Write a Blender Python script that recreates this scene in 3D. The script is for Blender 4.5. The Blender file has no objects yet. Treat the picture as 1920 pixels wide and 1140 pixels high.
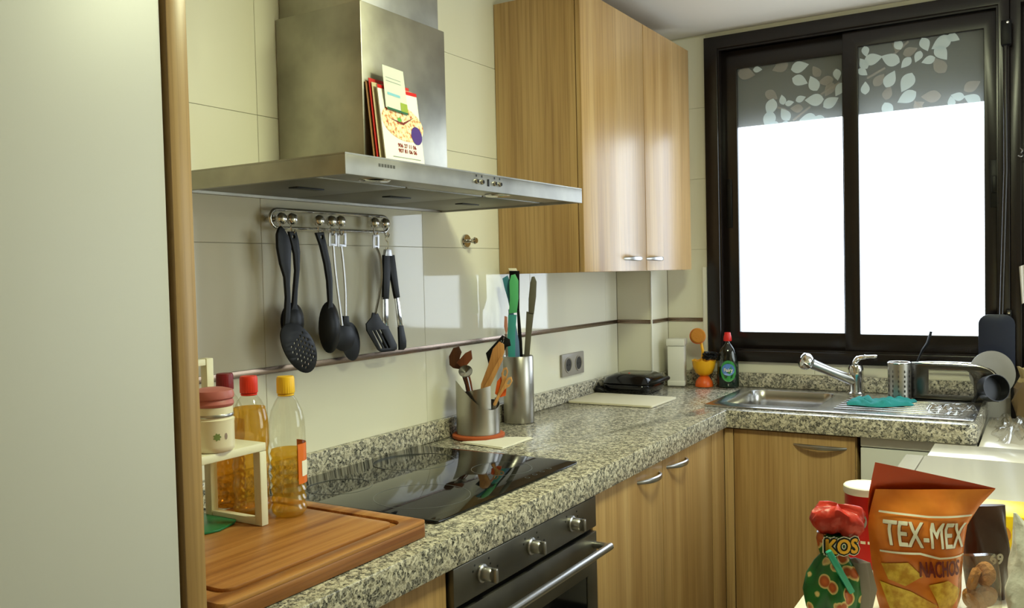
import bpy, bmesh, math, random
from mathutils import Vector, Matrix
random.seed(7)
S = bpy.context.scene
COL = S.collection
PI = math.pi

# ------------------------------------------------------------------ camera
CF = Vector((-0.52065851, 0.85306176, -0.03464614))
CR = Vector((0.85376283, 0.52013627, -0.02339432))
CU = Vector((0.00193608, 0.04176004, 0.99912579))
CP = Vector((1.5404, -3.5468, 1.3820))
FPX = 1645.84
cam_d = bpy.data.cameras.new('camera')
cam_d.sensor_width = 36.0
cam_d.lens = FPX / 1920 * 36
cam_d.clip_start = 0.02
cam = bpy.data.objects.new('camera', cam_d)
COL.objects.link(cam)
cam.matrix_world = Matrix(((CR.x, CU.x, -CF.x, CP.x), (CR.y, CU.y, -CF.y, CP.y),
                           (CR.z, CU.z, -CF.z, CP.z), (0, 0, 0, 1)))
S.camera = cam

# ------------------------------------------------------------------ world, light, exposure
S.view_settings.view_transform = 'Standard'
S.view_settings.look = 'None'
S.view_settings.gamma = 1.0
S.view_settings.use_curve_mapping = False
S.view_settings.exposure = 0.0
S.cycles.use_denoising = True
SKY = 6.5
LAMP = 80.0
w = bpy.data.worlds.new('sky'); S.world = w; w.use_nodes = True
bg = w.node_tree.nodes['Background']
bg.inputs[0].default_value = (0.78, 0.89, 1.0, 1)
bg.inputs[1].default_value = SKY
pl = bpy.data.lights.new('window_portal', 'AREA'); pl.shape = 'RECTANGLE'; pl.size = 1.25; pl.size_y = 1.45
pl.cycles.is_portal = True
po = bpy.data.objects.new('window_portal', pl); COL.objects.link(po)
po.location = (0.9, 0.2, 1.6); po.rotation_euler = (-PI/2, 0, 0)
pl2 = bpy.data.lights.new('side_window_portal', 'AREA'); pl2.shape = 'RECTANGLE'; pl2.size = 1.3; pl2.size_y = 1.23
pl2.cycles.is_portal = True
po2 = bpy.data.objects.new('side_window_portal', pl2); COL.objects.link(po2)
po2.location = (2.72, -.735, 1.55); po2.rotation_euler = (0, PI/2, 0)

# ------------------------------------------------------------------ pixel -> place
def ray(px, py): return CF + CR*((px-960)/FPX) - CU*((py-570)/FPX)
def on(px, py, ax, val):
    v = ray(px, py); t = (val-CP[ax])/v[ax]; return CP + v*t

# ------------------------------------------------------------------ materials
def lin(c):
    f = lambda u: (u/255/12.92 if u/255 <= .04045 else ((u/255+.055)/1.055)**2.4)
    return (f(c[0]), f(c[1]), f(c[2]), 1)
MATS = {}
def mat(name, c, rough=.5, metal=0., spec=.5, trans=0., ior=1.45, coat=0., emit=None, es=0):
    if name in MATS: return MATS[name]
    m = bpy.data.materials.new(name); m.use_nodes = True
    b = m.node_tree.nodes['Principled BSDF']
    b.inputs['Base Color'].default_value = lin(c); b.inputs['Roughness'].default_value = rough
    b.inputs['Metallic'].default_value = metal; b.inputs['IOR'].default_value = ior
    b.inputs['Specular IOR Level'].default_value = spec
    b.inputs['Transmission Weight'].default_value = trans; b.inputs['Coat Weight'].default_value = coat
    b.inputs['Coat Roughness'].default_value = .08
    if emit: b.inputs['Emission Color'].default_value = lin(emit); b.inputs['Emission Strength'].default_value = es
    MATS[name] = m; return m
def nodes(m): return m.node_tree.nodes, m.node_tree.links, m.node_tree.nodes['Principled BSDF']
def noise(m, sc, scale=4., detail=3., rough=.5):
    N, L, b = nodes(m)
    tc = N.new('ShaderNodeTexCoord'); mp = N.new('ShaderNodeMapping'); n = N.new('ShaderNodeTexNoise')
    mp.inputs['Scale'].default_value = sc; n.inputs['Scale'].default_value = scale
    n.inputs['Detail'].default_value = detail; n.inputs['Roughness'].default_value = rough
    L.new(tc.outputs['Object'], mp.inputs[0]); L.new(mp.outputs[0], n.inputs['Vector']); return n
def ramp(m, src, stops, interp='LINEAR'):
    N, L, b = nodes(m); r = N.new('ShaderNodeValToRGB'); r.color_ramp.interpolation = interp
    e = r.color_ramp.elements
    while len(e) < len(stops): e.new(.5)
    for k, (p, c) in enumerate(stops):
        e[k].position = p; e[k].color = lin(c)
    L.new(src, r.inputs[0]); return r
def mixc(m, a, b_, fac, mode='MIX'):
    N, L, b = nodes(m); x = N.new('ShaderNodeMix'); x.data_type = 'RGBA'; x.blend_type = mode
    for sock, v in ((x.inputs[6], a), (x.inputs[7], b_)):
        if isinstance(v, tuple): sock.default_value = lin(v)
        else: L.new(v, sock)
    if isinstance(fac, (int, float)): x.inputs[0].default_value = fac
    else: L.new(fac, x.inputs[0])
    return x.outputs[2]
def bump(m, src, strength=.2, dist=.002):
    N, L, b = nodes(m); n = N.new('ShaderNodeBump'); n.inputs['Strength'].default_value = strength
    n.inputs['Distance'].default_value = dist; L.new(src, n.inputs['Height']); L.new(n.outputs[0], b.inputs['Normal'])
def setc(m, out): N, L, b = nodes(m); L.new(out, b.inputs['Base Color'])

def wood(name, dark, mid, light, axis=2, rough=.42, sc=1.0, coat=0.):
    m = mat(name, mid, rough, coat=coat)
    s1 = [9*sc]*3; s1[axis] = .35*sc
    s2 = [90*sc]*3; s2[axis] = 1.6*sc
    a = noise(m, s1, 1.6, 2.0); f = noise(m, s2, 2.0, 4.0)
    r1 = ramp(m, a.outputs['Fac'], [(.3, dark), (.5, mid), (.72, light)])
    r2 = ramp(m, f.outputs['Fac'], [(.3, (150, 120, 95)), (.55, (255, 255, 255))])
    setc(m, mixc(m, r1.outputs[0], r2.outputs[0], .35, 'MULTIPLY'))
    bump(m, f.outputs['Fac'], .06, .001); return m
OAK = wood('oak_laminate', (160, 124, 78), (180, 145, 95), (196, 163, 114), rough=.3)
BOARD = wood('teak_board', (126, 74, 34), (168, 112, 58), (196, 144, 84), axis=1, rough=.38, sc=2.2)
SPOON = wood('beech_spoon', (170, 112, 60), (200, 144, 84), (220, 168, 108))
DARKWOOD = wood('dark_wood', (70, 38, 20), (96, 54, 28), (120, 70, 38))

def granite():
    m = mat('granite', (150, 145, 125), .16)
    N, L, b = nodes(m)
    tc = N.new('ShaderNodeTexCoord')
    n0 = N.new('ShaderNodeTexNoise'); n0.inputs['Scale'].default_value = 90; L.new(tc.outputs['Object'], n0.inputs['Vector'])
    ad = N.new('ShaderNodeMixRGB'); ad.inputs[0].default_value = .012
    L.new(tc.outputs['Object'], ad.inputs[1]); L.new(n0.outputs['Color'], ad.inputs[2])
    v = N.new('ShaderNodeTexVoronoi'); v.inputs['Scale'].default_value = 150; L.new(ad.outputs[0], v.inputs['Vector'])
    sp = N.new('ShaderNodeSeparateColor'); L.new(v.outputs['Color'], sp.inputs[0])
    r = ramp(m, sp.outputs[0], [(0, (28, 27, 25)), (.24, (78, 74, 66)), (.36, (138, 130, 112)), (.58, (186, 177, 154)), (.82, (214, 206, 186))], 'CONSTANT')
    v2 = N.new('ShaderNodeTexVoronoi'); v2.inputs['Scale'].default_value = 420; L.new(tc.outputs['Object'], v2.inputs['Vector'])
    sp2 = N.new('ShaderNodeSeparateColor'); L.new(v2.outputs['Color'], sp2.inputs[0])
    r2 = ramp(m, sp2.outputs[1], [(0, (60, 58, 54)), (.15, (150, 146, 136)), (.5, (225, 220, 205))], 'CONSTANT')
    setc(m, mixc(m, r.outputs[0], r2.outputs[0], .35)); return m
GRANITE = granite()

def steel(name, c, rough, axis, smudge=.25):
    m = mat(name, c, rough, metal=1.)
    s = [260]*3; s[axis] = 3
    f = noise(m, s, 1.0, 2.0); g = noise(m, (5, 5, 5), 1.5, 4.0)
    d = tuple(int(x*.72) for x in c)
    r = ramp(m, g.outputs['Fac'], [(.35, d), (.65, c)])
    setc(m, mixc(m, c, r.outputs[0], smudge*2))
    N, L, b = nodes(m)
    mr = N.new('ShaderNodeMapRange'); mr.inputs[3].default_value = rough*.8; mr.inputs[4].default_value = rough*1.3
    L.new(g.outputs['Fac'], mr.inputs[0]); L.new(mr.outputs[0], b.inputs['Roughness'])
    bump(m, f.outputs['Fac'], .04, .0006); return m
STEEL_H = steel('brushed_steel_hood', (168, 165, 155), .36, 1, .3)
STEEL_V = steel('brushed_steel_chimney', (182, 178, 164), .37, 2, .32)
STEEL_O = steel('brushed_steel_oven', (118, 115, 106), .4, 1)
STEEL_S = steel('sink_steel', (190, 188, 184), .22, 0, .1)
STEEL_C = steel('canister_steel', (178, 174, 166), .3, 2, .12)
CHROME = mat('chrome', (215, 213, 208), .12, metal=1.)
SATIN = mat('satin_nickel', (178, 176, 174), .3, metal=1.)
FILTER = steel('filter_aluminium', (140, 138, 128), .45, 0, .2)

TILE = mat('cream_tile', (226, 222, 204), .05, coat=.0)
_n = noise(TILE, (1.5, 1.5, 1.5), 2.0, 2.0); bump(TILE, _n.outputs['Fac'], .03, .004)
GROUT = mat('grout', (212, 207, 186), .8)
PAINT = mat('white_paint', (214, 208, 196), .8)
CEIL = mat('ceiling_paint', (206, 198, 186), .85)
FLOOR = mat('floor_tile', (168, 158, 140), .35)
TRIM = mat('trim_metal', (140, 122, 108), .25, metal=.9)
FRIDGE = mat('white_enamel', (206, 204, 201), .4)
_n = noise(FRIDGE, (60, 60, 60), 6.0, 2.0); bump(FRIDGE, _n.outputs['Fac'], .03, .001)
WHITE = mat('white_plastic', (226, 224, 214), .35)
APPL = mat('appliance_white', (218, 219, 218), .3)
TABLE = mat('white_table_laminate', (232, 226, 212), .16)
BLACK = mat('black_plastic', (10, 10, 10), .42, spec=.3)
BLACKG = mat('black_gloss', (12, 12, 13), .12)
DARKIN = mat('dark_interior', (14, 13, 12), .9)
ALU = mat('dark_bronze_aluminium', (24, 18, 16), .25, spec=.5)
SHUT = mat('shutter_slat', (66, 72, 64), .7)
HOB = mat('black_ceramic_glass', (10, 11, 11), .04)
RING = mat('hob_print', (96, 98, 96), .3)
OVENGLASS = mat('oven_glass', (14, 14, 13), .06)
JAR = mat('ceramic_cream', (228, 220, 196), .25)
PINK = mat('dusty_pink_lid', (176, 100, 96), .4)
GREEN = mat('green_plastic', (24, 110, 66), .35)
ORANGE = mat('orange_plastic', (226, 96, 30), .35)
YELLOW = mat('yellow_plastic', (236, 172, 24), .35)
TERRA = mat('terracotta_cork', (176, 84, 40), .6)
RED = mat('red_plastic', (206, 30, 26), .35)
REDCAP = mat('red_orange_cap', (222, 52, 30), .4)
DKRED = mat('dark_red_cap', (120, 18, 26), .4)
YCAP = mat('yellow_cap', (240, 190, 40), .4)
PAPER = mat('white_paper', (236, 230, 212), .7)
SOCK = mat('grey_socket_plastic', (150, 144, 138), .35)
SOCKIN = mat('socket_recess', (48, 46, 44), .5)
HDPE = mat('ivory_cutting_board', (222, 214, 190), .45)
TEAL = mat('teal_cloth', (38, 140, 142), .85)
_n = noise(TEAL, (1, 1, 1), 300, 2); bump(TEAL, _n.outputs['Fac'], .5, .002)
TEALB = mat('teal_blade', (66, 156, 150), .35)
MINT = mat('mint_green_handle', (84, 176, 112), .4)
BLUEG = mat('blue_grey_blade', (104, 134, 168), .3)
TEALH = mat('blue_teal_handle', (62, 128, 150), .4)
OLIVE = mat('olive_grey', (92, 88, 74), .4)
SALMON = mat('salmon_handle', (204, 134, 110), .45)

def pet(name, tint, alpha):
    m = bpy.data.materials.new(name); m.use_nodes = True; N = m.node_tree.nodes; L = m.node_tree.links
    N.clear(); o = N.new('ShaderNodeOutputMaterial'); t = N.new('ShaderNodeBsdfTransparent'); g = N.new('ShaderNodeBsdfGlossy')
    mx = N.new('ShaderNodeMixShader'); fr = N.new('ShaderNodeLayerWeight'); fr.inputs[0].default_value = .35
    pw_ = N.new('ShaderNodeMath'); pw_.operation = 'POWER'; pw_.inputs[1].default_value = 2.5; L.new(fr.outputs['Facing'], pw_.inputs[0])
    ml = N.new('ShaderNodeMath'); ml.operation = 'MULTIPLY'; ml.inputs[1].default_value = .32; L.new(pw_.outputs[0], ml.inputs[0])
    ad = N.new('ShaderNodeMath'); ad.operation = 'ADD'; ad.inputs[1].default_value = alpha
    t.inputs[0].default_value = lin(tint); g.inputs['Roughness'].default_value = .06
    L.new(ml.outputs[0], ad.inputs[0]); L.new(ad.outputs[0], mx.inputs[0]); L.new(t.outputs[0], mx.inputs[1]); L.new(g.outputs[0], mx.inputs[2])
    L.new(mx.outputs[0], o.inputs[0]); return m
PETCLEAR = pet('clear_pet', (250, 249, 242), .06)
PETFILM = pet('clear_film', (240, 238, 232), .16)
def oil(name, c, k):
    m = bpy.data.materials.new(name); m.use_nodes = True; N = m.node_tree.nodes; L = m.node_tree.links
    N.clear(); o = N.new('ShaderNodeOutputMaterial'); t = N.new('ShaderNodeBsdfTransparent'); d = N.new('ShaderNodeBsdfTranslucent')
    g = N.new('ShaderNodeBsdfGlossy'); df = N.new('ShaderNodeBsdfDiffuse')
    g.inputs['Roughness'].default_value = .08; t.inputs[0].default_value = lin(c); d.inputs[0].default_value = lin(c); df.inputs[0].default_value = lin(c)
    m0 = N.new('ShaderNodeMixShader'); m0.inputs[0].default_value = .5; L.new(d.outputs[0], m0.inputs[1]); L.new(df.outputs[0], m0.inputs[2])
    m1 = N.new('ShaderNodeMixShader'); m1.inputs[0].default_value = k; L.new(t.outputs[0], m1.inputs[1]); L.new(m0.outputs[0], m1.inputs[2])
    m2 = N.new('ShaderNodeMixShader'); m2.inputs[0].default_value = .07
    pass; L.new(m1.outputs[0], m2.inputs[1]); L.new(g.outputs[0], m2.inputs[2])
    L.new(m2.outputs[0], o.inputs[0]); return m
OIL1 = oil('golden_oil', (255, 226, 128), .24)
OIL2 = oil('amber_oil', (252, 220, 124), .24)
OIL3 = oil('dark_olive_oil', (236, 190, 100), .2)
def film(name, tr, tl, df, col):
    m = bpy.data.materials.new(name); m.use_nodes = True; N = m.node_tree.nodes; L = m.node_tree.links
    N.clear(); o = N.new('ShaderNodeOutputMaterial')
    a = N.new('ShaderNodeBsdfTransparent'); b = N.new('ShaderNodeBsdfTranslucent'); c = N.new('ShaderNodeBsdfDiffuse')
    b.inputs[0].default_value = lin(col); c.inputs[0].default_value = lin(col)
    m1 = N.new('ShaderNodeMixShader'); m1.inputs[0].default_value = tl/max(1e-6, tr+tl); L.new(a.outputs[0], m1.inputs[1]); L.new(b.outputs[0], m1.inputs[2])
    m2 = N.new('ShaderNodeMixShader'); m2.inputs[0].default_value = df; L.new(m1.outputs[0], m2.inputs[1]); L.new(c.outputs[0], m2.inputs[2])
    L.new(m2.outputs[0], o.inputs[0]); return m
FROST = film('frosted_pane', .88, .04, .08, (236, 238, 236))
LEAFW = film('frost_leaf_white', .55, .05, .4, (234, 246, 249))
LEAFG = film('frost_leaf_grey', .72, .05, .23, (200, 194, 186))

# ------------------------------------------------------------------ mesh helpers (all coordinates are world coordinates)
WM = {}
def tag(o, label=None, cat=None, group=None, kind=None):
    if label: o['label'] = label
    if cat: o['category'] = cat
    if group: o['group'] = group
    if kind: o['kind'] = kind
    return o
def thing(name, label, cat, loc=(0, 0, 0), group=None, kind=None):
    o = bpy.data.objects.new(name, None); COL.objects.link(o); o.location = loc; o.empty_display_size = .05
    WM[o] = Vector(loc); return tag(o, label, cat, group, kind)
def mk(name, V, F, m, parent=None, smooth=True, angle=40, label=None, cat=None, group=None, kind=None):
    V = [Vector(v) for v in V]
    if parent is None:
        xs = [v.x for v in V]; ys = [v.y for v in V]
        off = Vector(((min(xs)+max(xs))/2, (min(ys)+max(ys))/2, min(v.z for v in V)))
    else: off = WM[parent]
    me = bpy.data.meshes.new(name); me.from_pydata([v-off for v in V], [], F); me.update()
    bm = bmesh.new(); bm.from_mesh(me); bmesh.ops.recalc_face_normals(bm, faces=bm.faces); bm.to_mesh(me); bm.free()
    if smooth:
        me.polygons.foreach_set('use_smooth', [True]*len(me.polygons)); me.set_sharp_from_angle(angle=math.radians(angle))
    me.materials.append(m)
    o = bpy.data.objects.new(name, me); COL.objects.link(o)
    if parent is None: o.location = off
    else: o.parent = parent
    WM[o] = off
    return tag(o, label, cat, group, kind)
def boxg(x0, x1, y0, y1, z0, z1, bev=0., seg=2):
    bm = bmesh.new(); bmesh.ops.create_cube(bm, size=1)
    for v in bm.verts: v.co = Vector(((x0+x1)/2+v.co.x*(x1-x0), (y0+y1)/2+v.co.y*(y1-y0), (z0+z1)/2+v.co.z*(z1-z0)))
    if bev: bmesh.ops.bevel(bm, geom=bm.edges[:], offset=bev, segments=seg, profile=.5, affect='EDGES')
    bm.verts.index_update(); V = [v.co.copy() for v in bm.verts]; F = [[v.index for v in f.verts] for f in bm.faces]; bm.free()
    return V, F
def box(name, x0, x1, y0, y1, z0, z1, m, parent=None, bev=.0015, seg=2, **k):
    V, F = boxg(x0, x1, y0, y1, z0, z1, bev, seg); return mk(name, V, F, m, parent, **k)
def join(*gs):
    V = []; F = []
    for g in gs:
        n = len(V); V += list(g[0]); F += [[i+n for i in f] for f in g[1]]
    return V, F
def tf(g, M): return [M @ Vector(v) for v in g[0]], g[1]
def lathe(prof, c=(0, 0, 0), seg=32, sx=1., sy=1., fn=None):
    V = []; F = []; n = len(prof)
    for (r, z) in prof:
        for k in range(seg):
            a = 2*PI*k/seg; x = r*math.cos(a)*sx; y = r*math.sin(a)*sy; zz = z
            if fn: x, y, zz = fn(x, y, zz, a)
            V.append(Vector((c[0]+x, c[1]+y, c[2]+zz)))
    for i in range(n-1):
        for k in range(seg):
            a = i*seg+k; b = i*seg+(k+1) % seg; F.append([a, b, b+seg, a+seg])
    F.append(list(range(seg))[::-1]); F.append([(n-1)*seg+k for k in range(seg)])
    return V, F
def tube(path, rad, seg=10, closed=False, flat=1.):
    P = [Vector(p) for p in path]; n = len(P); V = []; F = []
    t0 = (P[1]-P[0]).normalized(); up = Vector((0, 0, 1)) if abs(t0.z) < .9 else Vector((1, 0, 0))
    nx = t0.cross(up).normalized()
    for i in range(n):
        if closed: t = (P[(i+1) % n]-P[i-1]).normalized()
        else: t = (P[min(i+1, n-1)]-P[max(i-1, 0)]).normalized()
        nx = (nx-t*nx.dot(t)).normalized(); ny = t.cross(nx)
        r = rad[i] if isinstance(rad, (list, tuple)) else rad
        for k in range(seg):
            a = 2*PI*k/seg; V.append(P[i]+nx*(r*math.cos(a))+ny*(r*flat*math.sin(a)))
    for i in range(n if closed else n-1):
        for k in range(seg):
            a = i*seg+k; b = i*seg+(k+1) % seg; j = ((i+1) % n)*seg
            F.append([a, b, j+(k+1) % seg, j+k])
    if not closed: F.append(list(range(seg))[::-1]); F.append([(n-1)*seg+k for k in range(seg)])
    return V, F
def spline(pts, n=8):
    P = [Vector(p) for p in pts]; out = []
    for i in range(len(P)-1):
        p0 = P[max(i-1, 0)]; p1 = P[i]; p2 = P[i+1]; p3 = P[min(i+2, len(P)-1)]
        for k in range(n):
            t = k/n; out.append(.5*((2*p1)+(p2-p0)*t+(2*p0-5*p1+4*p2-p3)*t*t+(3*p1-p0-3*p2+p3)*t**3))
    out.append(P[-1]); return out
def curve_mesh(cd):
    o = bpy.data.objects.new('t', cd); COL.objects.link(o); dg = bpy.context.evaluated_depsgraph_get()
    me = bpy.data.meshes.new_from_object(o.evaluated_get(dg)); V = [v.co.copy() for v in me.vertices]; F = [list(p.vertices) for p in me.polygons]
    bpy.data.objects.remove(o); bpy.data.curves.remove(cd); bpy.data.meshes.remove(me); return V, F
YZ = (Vector((0, 1, 0)), Vector((0, 0, 1)))      # plane of the hood wall, seen from the room
XZ = (Vector((1, 0, 0)), Vector((0, 0, 1)))      # plane of the window wall
XY = (Vector((1, 0, 0)), Vector((0, 1, 0)))
def plate(loops, thick, o=(0, 0, 0), axes=XZ, bev=0., warp=None, weld=True):
    cd = bpy.data.curves.new('t', 'CURVE'); cd.dimensions = '2D'; cd.fill_mode = 'BOTH'
    cd.extrude = max(thick/2-bev, 1e-5); cd.bevel_depth = bev; cd.bevel_resolution = 1; cd.offset = -bev
    for lp in loops:
        s = cd.splines.new('POLY'); s.points.add(len(lp)-1); s.use_cyclic_u = True
        for p, q in zip(s.points, lp): p.co = (q[0], q[1], 0, 1)
    V, F = curve_mesh(cd); e1, e2 = axes; e3 = e1.cross(e2); o = Vector(o)
    if weld:
        bm = bmesh.new(); vs = [bm.verts.new(v) for v in V]
        for f in F:
            try: bm.faces.new([vs[i] for i in f])
            except ValueError: pass
        bmesh.ops.remove_doubles(bm, verts=bm.verts[:], dist=1e-6); bm.verts.index_update()
        V = [v.co.copy() for v in bm.verts]; F = [[v.index for v in f.verts] for f in bm.faces]; bm.free()
    out = []
    for v in V:
        if warp: v = Vector(warp(v.x, v.y, v.z))
        out.append(o+e1*v.x+e2*v.y+e3*v.z)
    return out, F
def circ(cx, cy, r, n=16, ry=None, a0=0.):
    ry = ry or r; c, s = math.cos(a0), math.sin(a0)
    return [(cx+r*math.cos(2*PI*k/n)*c-ry*math.sin(2*PI*k/n)*s, cy+r*math.cos(2*PI*k/n)*s+ry*math.sin(2*PI*k/n)*c) for k in range(n)]
def rrect(x0, x1, y0, y1, r, n=5):
    out = []
    for cx, cy, a in ((x1-r, y1-r, 0), (x0+r, y1-r, PI/2), (x0+r, y0+r, PI), (x1-r, y0+r, 1.5*PI)):
        for k in range(n+1):
            t = a+PI/2*k/n; out.append((cx+r*math.cos(t), cy+r*math.sin(t)))
    return out
def text(s, size, bold=0., sx=1.):
    cd = bpy.data.curves.new('t', 'FONT'); cd.body = s; cd.size = size; cd.align_x = 'CENTER'; cd.align_y = 'CENTER'
    cd.resolution_u = 3; cd.fill_mode = 'FRONT'
    V, F = curve_mesh(cd); V = [Vector((v.x*sx, v.y, 0)) for v in V]
    if bold: V, F = join(*[([v+Vector((bold*math.cos(k*PI/4), bold*math.sin(k*PI/4), 0)) for v in V], F) for k in range(8)])
    return V, F
def subdiv(g, cuts=2):
    bm = bmesh.new(); vs = [bm.verts.new(v) for v in g[0]]
    for f in g[1]:
        try: bm.faces.new([vs[i] for i in f])
        except ValueError: pass
    bmesh.ops.triangulate(bm, faces=bm.faces[:])
    for _ in range(cuts): bmesh.ops.subdivide_edges(bm, edges=[e for e in bm.edges if e.calc_length() > .006], cuts=1)
    bmesh.ops.triangulate(bm, faces=bm.faces[:])
    bm.verts.index_update(); V = [v.co.copy() for v in bm.verts]; F = [[v.index for v in f.verts] for f in bm.faces]; bm.free(); return V, F
def loft(rings, cap=True):
    n = len(rings[0]); V = [Vector(p) for r in rings for p in r]; F = []
    for i in range(len(rings)-1):
        for k in range(n): F.append([i*n+k, i*n+(k+1) % n, (i+1)*n+(k+1) % n, (i+1)*n+k])
    if cap: F.append(list(range(n))[::-1]); F.append([(len(rings)-1)*n+k for k in range(n)])
    return V, F
def grid(nu, nv, fn):
    V = [Vector(fn(i/(nu-1), j/(nv-1))) for j in range(nv) for i in range(nu)]
    F = [[j*nu+i, j*nu+i+1, (j+1)*nu+i+1, (j+1)*nu+i] for j in range(nv-1) for i in range(nu-1)]
    return V, F
CAMX = Vector((CR.x, CR.y, 0)).normalized()      # horizontal axis that runs left to right for the viewer
CAMAX = (CAMX, Vector((0, 0, 1)))

# ================================================================== THE ROOM
ZC = 2.35
box('floor', -.1, 2.7, -4.8, .1, -.06, 0, FLOOR, bev=0, label='beige tiled kitchen floor', cat='floor', kind='structure')
box('ceiling', -.1, 2.7, -4.8, .1, ZC, ZC+.06, CEIL, bev=0, label='plain off white painted ceiling', cat='ceiling', kind='structure')
QY0, QY1, QZ0, QZ1 = -1.35, -.12, .9, 2.2
g = join(boxg(2.6, 2.7, -4.8, QY0, 0, ZC), boxg(2.6, 2.7, QY1, .1, 0, ZC), boxg(2.6, 2.7, QY0, QY1, 0, QZ0), boxg(2.6, 2.7, QY0, QY1, QZ1, ZC))
mk('wall_right', *g, PAINT, smooth=False, label='plain painted wall opposite the cooker hood', cat='wall', kind='structure')
box('wall_front', -.1, 2.6, -4.8, -4.7, 0, ZC, PAINT, bev=0, label='plain painted wall facing the window', cat='wall', kind='structure')
WX0, WX1, WZ0, WZ1 = .337, 1.4298, 1.002, 2.328
wl = box('wall_left', -.1, -.007, -4.7, .1, 0, ZC, GROUT, bev=0, label='wall of large cream glossy tiles behind the cooker hood', cat='wall', kind='structure')
g = join(boxg(-.007, WX0, .007, .1, 0, ZC), boxg(WX0, 1.43, .007, .1, 0, WZ0), boxg(WX0, 1.43, .007, .1, WZ1, ZC), boxg(2.3, 2.6, .007, .1, 0, ZC), boxg(1.43, 2.3, .007, .1, WZ1, ZC))
wb = mk('wall_back', *g, GROUT, smooth=False, label='white tiled wall around the dark framed window', cat='wall', kind='structure')
PX, PY = .155, -.18
wp = box('wall_pillar', -.005, PX-.005, PY+.005, .006, 0, ZC, GROUT, bev=0, label='square tiled pillar in the corner beside the window', cat='pillar', kind='structure')
TZ = [.878, 1.1715, 1.4645, 1.7575, 2.0505, 2.3435]
tcache = {}
def tile(parent, axis, face, a0, a1, z0, z1):
    gp = .0009; key = (axis, round(a1-a0, 4), round(z1-z0, 4)); L = a1-a0-gp; H = z1-z0-gp
    if key not in tcache:
        g = boxg(-.006, 0, -L/2, L/2, -H/2, H/2, .0007, 1) if axis == 0 else boxg(-L/2, L/2, 0, .006, -H/2, H/2, .0007, 1)
        me = bpy.data.meshes.new('tile'); me.from_pydata(g[0], [], g[1]); me.update(); me.materials.append(TILE); tcache[key] = me
    o = bpy.data.objects.new('tile', tcache[key]); COL.objects.link(o); o.parent = parent
    c = (a0+a1)/2; p = Vector((face, c, (z0+z1)/2)) if axis == 0 else Vector((c, face, (z0+z1)/2))
    o.location = p-WM[parent]; return o
ys = [-2.83, -2.73, -2.12, -1.51, -.90, -.29, PY]
for j in range(5):
    for a, b in zip(ys[:-1], ys[1:]): tile(wl, 0, 0, a, b, TZ[j], TZ[j+1])
    tile(wp, 1, PY, .001, PX, TZ[j], TZ[j+1])
    tile(wp, 0, PX, PY+.006, 0, TZ[j], TZ[j+1])
    tile(wb, 1, 0, PX+.001, WX0, TZ[j], TZ[j+1])
for a, b in ((WX0, .76), (.76, 1.37), (1.37, 1.43)): tile(wb, 1, 0, a, b, .90, WZ0)
SZ0, SZ1 = 1.163, 1.179
box('trim_1', 0, .004, -2.83, PY, SZ0, SZ1, TRIM, bev=.001, label='thin metal strip running along the hood wall tiles', cat='trim', kind='structure')
box('trim_2', 0.004, PX-.004, PY-.004, PY, SZ0, SZ1, TRIM, bev=.001, label='thin metal strip across the front of the corner pillar', cat='trim', kind='structure')
box('trim_3', PX, PX+.004, PY+.008, -.004, SZ0, SZ1, TRIM, bev=.001, label='thin metal strip on the window side of the corner pillar', cat='trim', kind='structure')
box('trim_4', PX+.004, .31, -.004, 0, SZ0, SZ1, TRIM, bev=.001, label='thin metal strip between corner pillar and window frame', cat='trim', kind='structure')
box('trim_5', PX-.006, PX+.002, PY-.002, PY+.006, .957, 1.378, WHITE, bev=.003, label='white plastic corner bead down the pillar edge', cat='trim', kind='structure')
# narrow white cable conduit beside the window
box('trim_6', .315, .334, -.014, 0, .957, 1.39, WHITE, bev=.002, label='narrow white plastic conduit running up beside the window frame', cat='trim', kind='structure')

# ceiling lamp (above the frame of the picture)
cl = thing('ceiling_light', 'round white ceiling lamp above the kitchen floor', 'lamp', (1.25, -1.95, ZC))
mk('base_ring', *lathe([(.0, -.03), (.2, -.03), (.2, 0), (0, 0)], (1.25, -1.95, ZC)), WHITE, cl)
LM = mat('lamp_diffuser', (255, 240, 200), .5, emit=(247, 255, 208), es=LAMP)
mk('diffuser', *lathe([(.02, -.075), (.09, -.07), (.15, -.055), (.18, -.032), (.0, -.0305)], (1.25, -1.95, ZC)), LM, cl)

# ================================================================== TALL UNIT ON THE LEFT
box('end_panel', .0, .615, -2.832, -2.802, 0, 2.34, OAK, bev=.001, label='tall oak side panel between white refrigerator and worktop', cat='panel')
fr = thing('refrigerator', 'tall plain white refrigerator beside the oak end panel', 'refrigerator', (.3, -3.15, 0))
box('body', .02, .55, -3.46, -2.842, .0, 2.1, FRIDGE, fr, .004)
box('door', .556, .612, -3.46, -2.838, .05, 2.2, FRIDGE, fr, .004)
box('gasket', .548, .558, -3.45, -2.85, .06, 2.09, mat('gasket', (90, 90, 86), .7), fr, 0)
box('plinth', .05, .54, -3.45, -2.85, .0, .05, mat('plinth', (70, 70, 68), .6), fr, 0)

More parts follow.
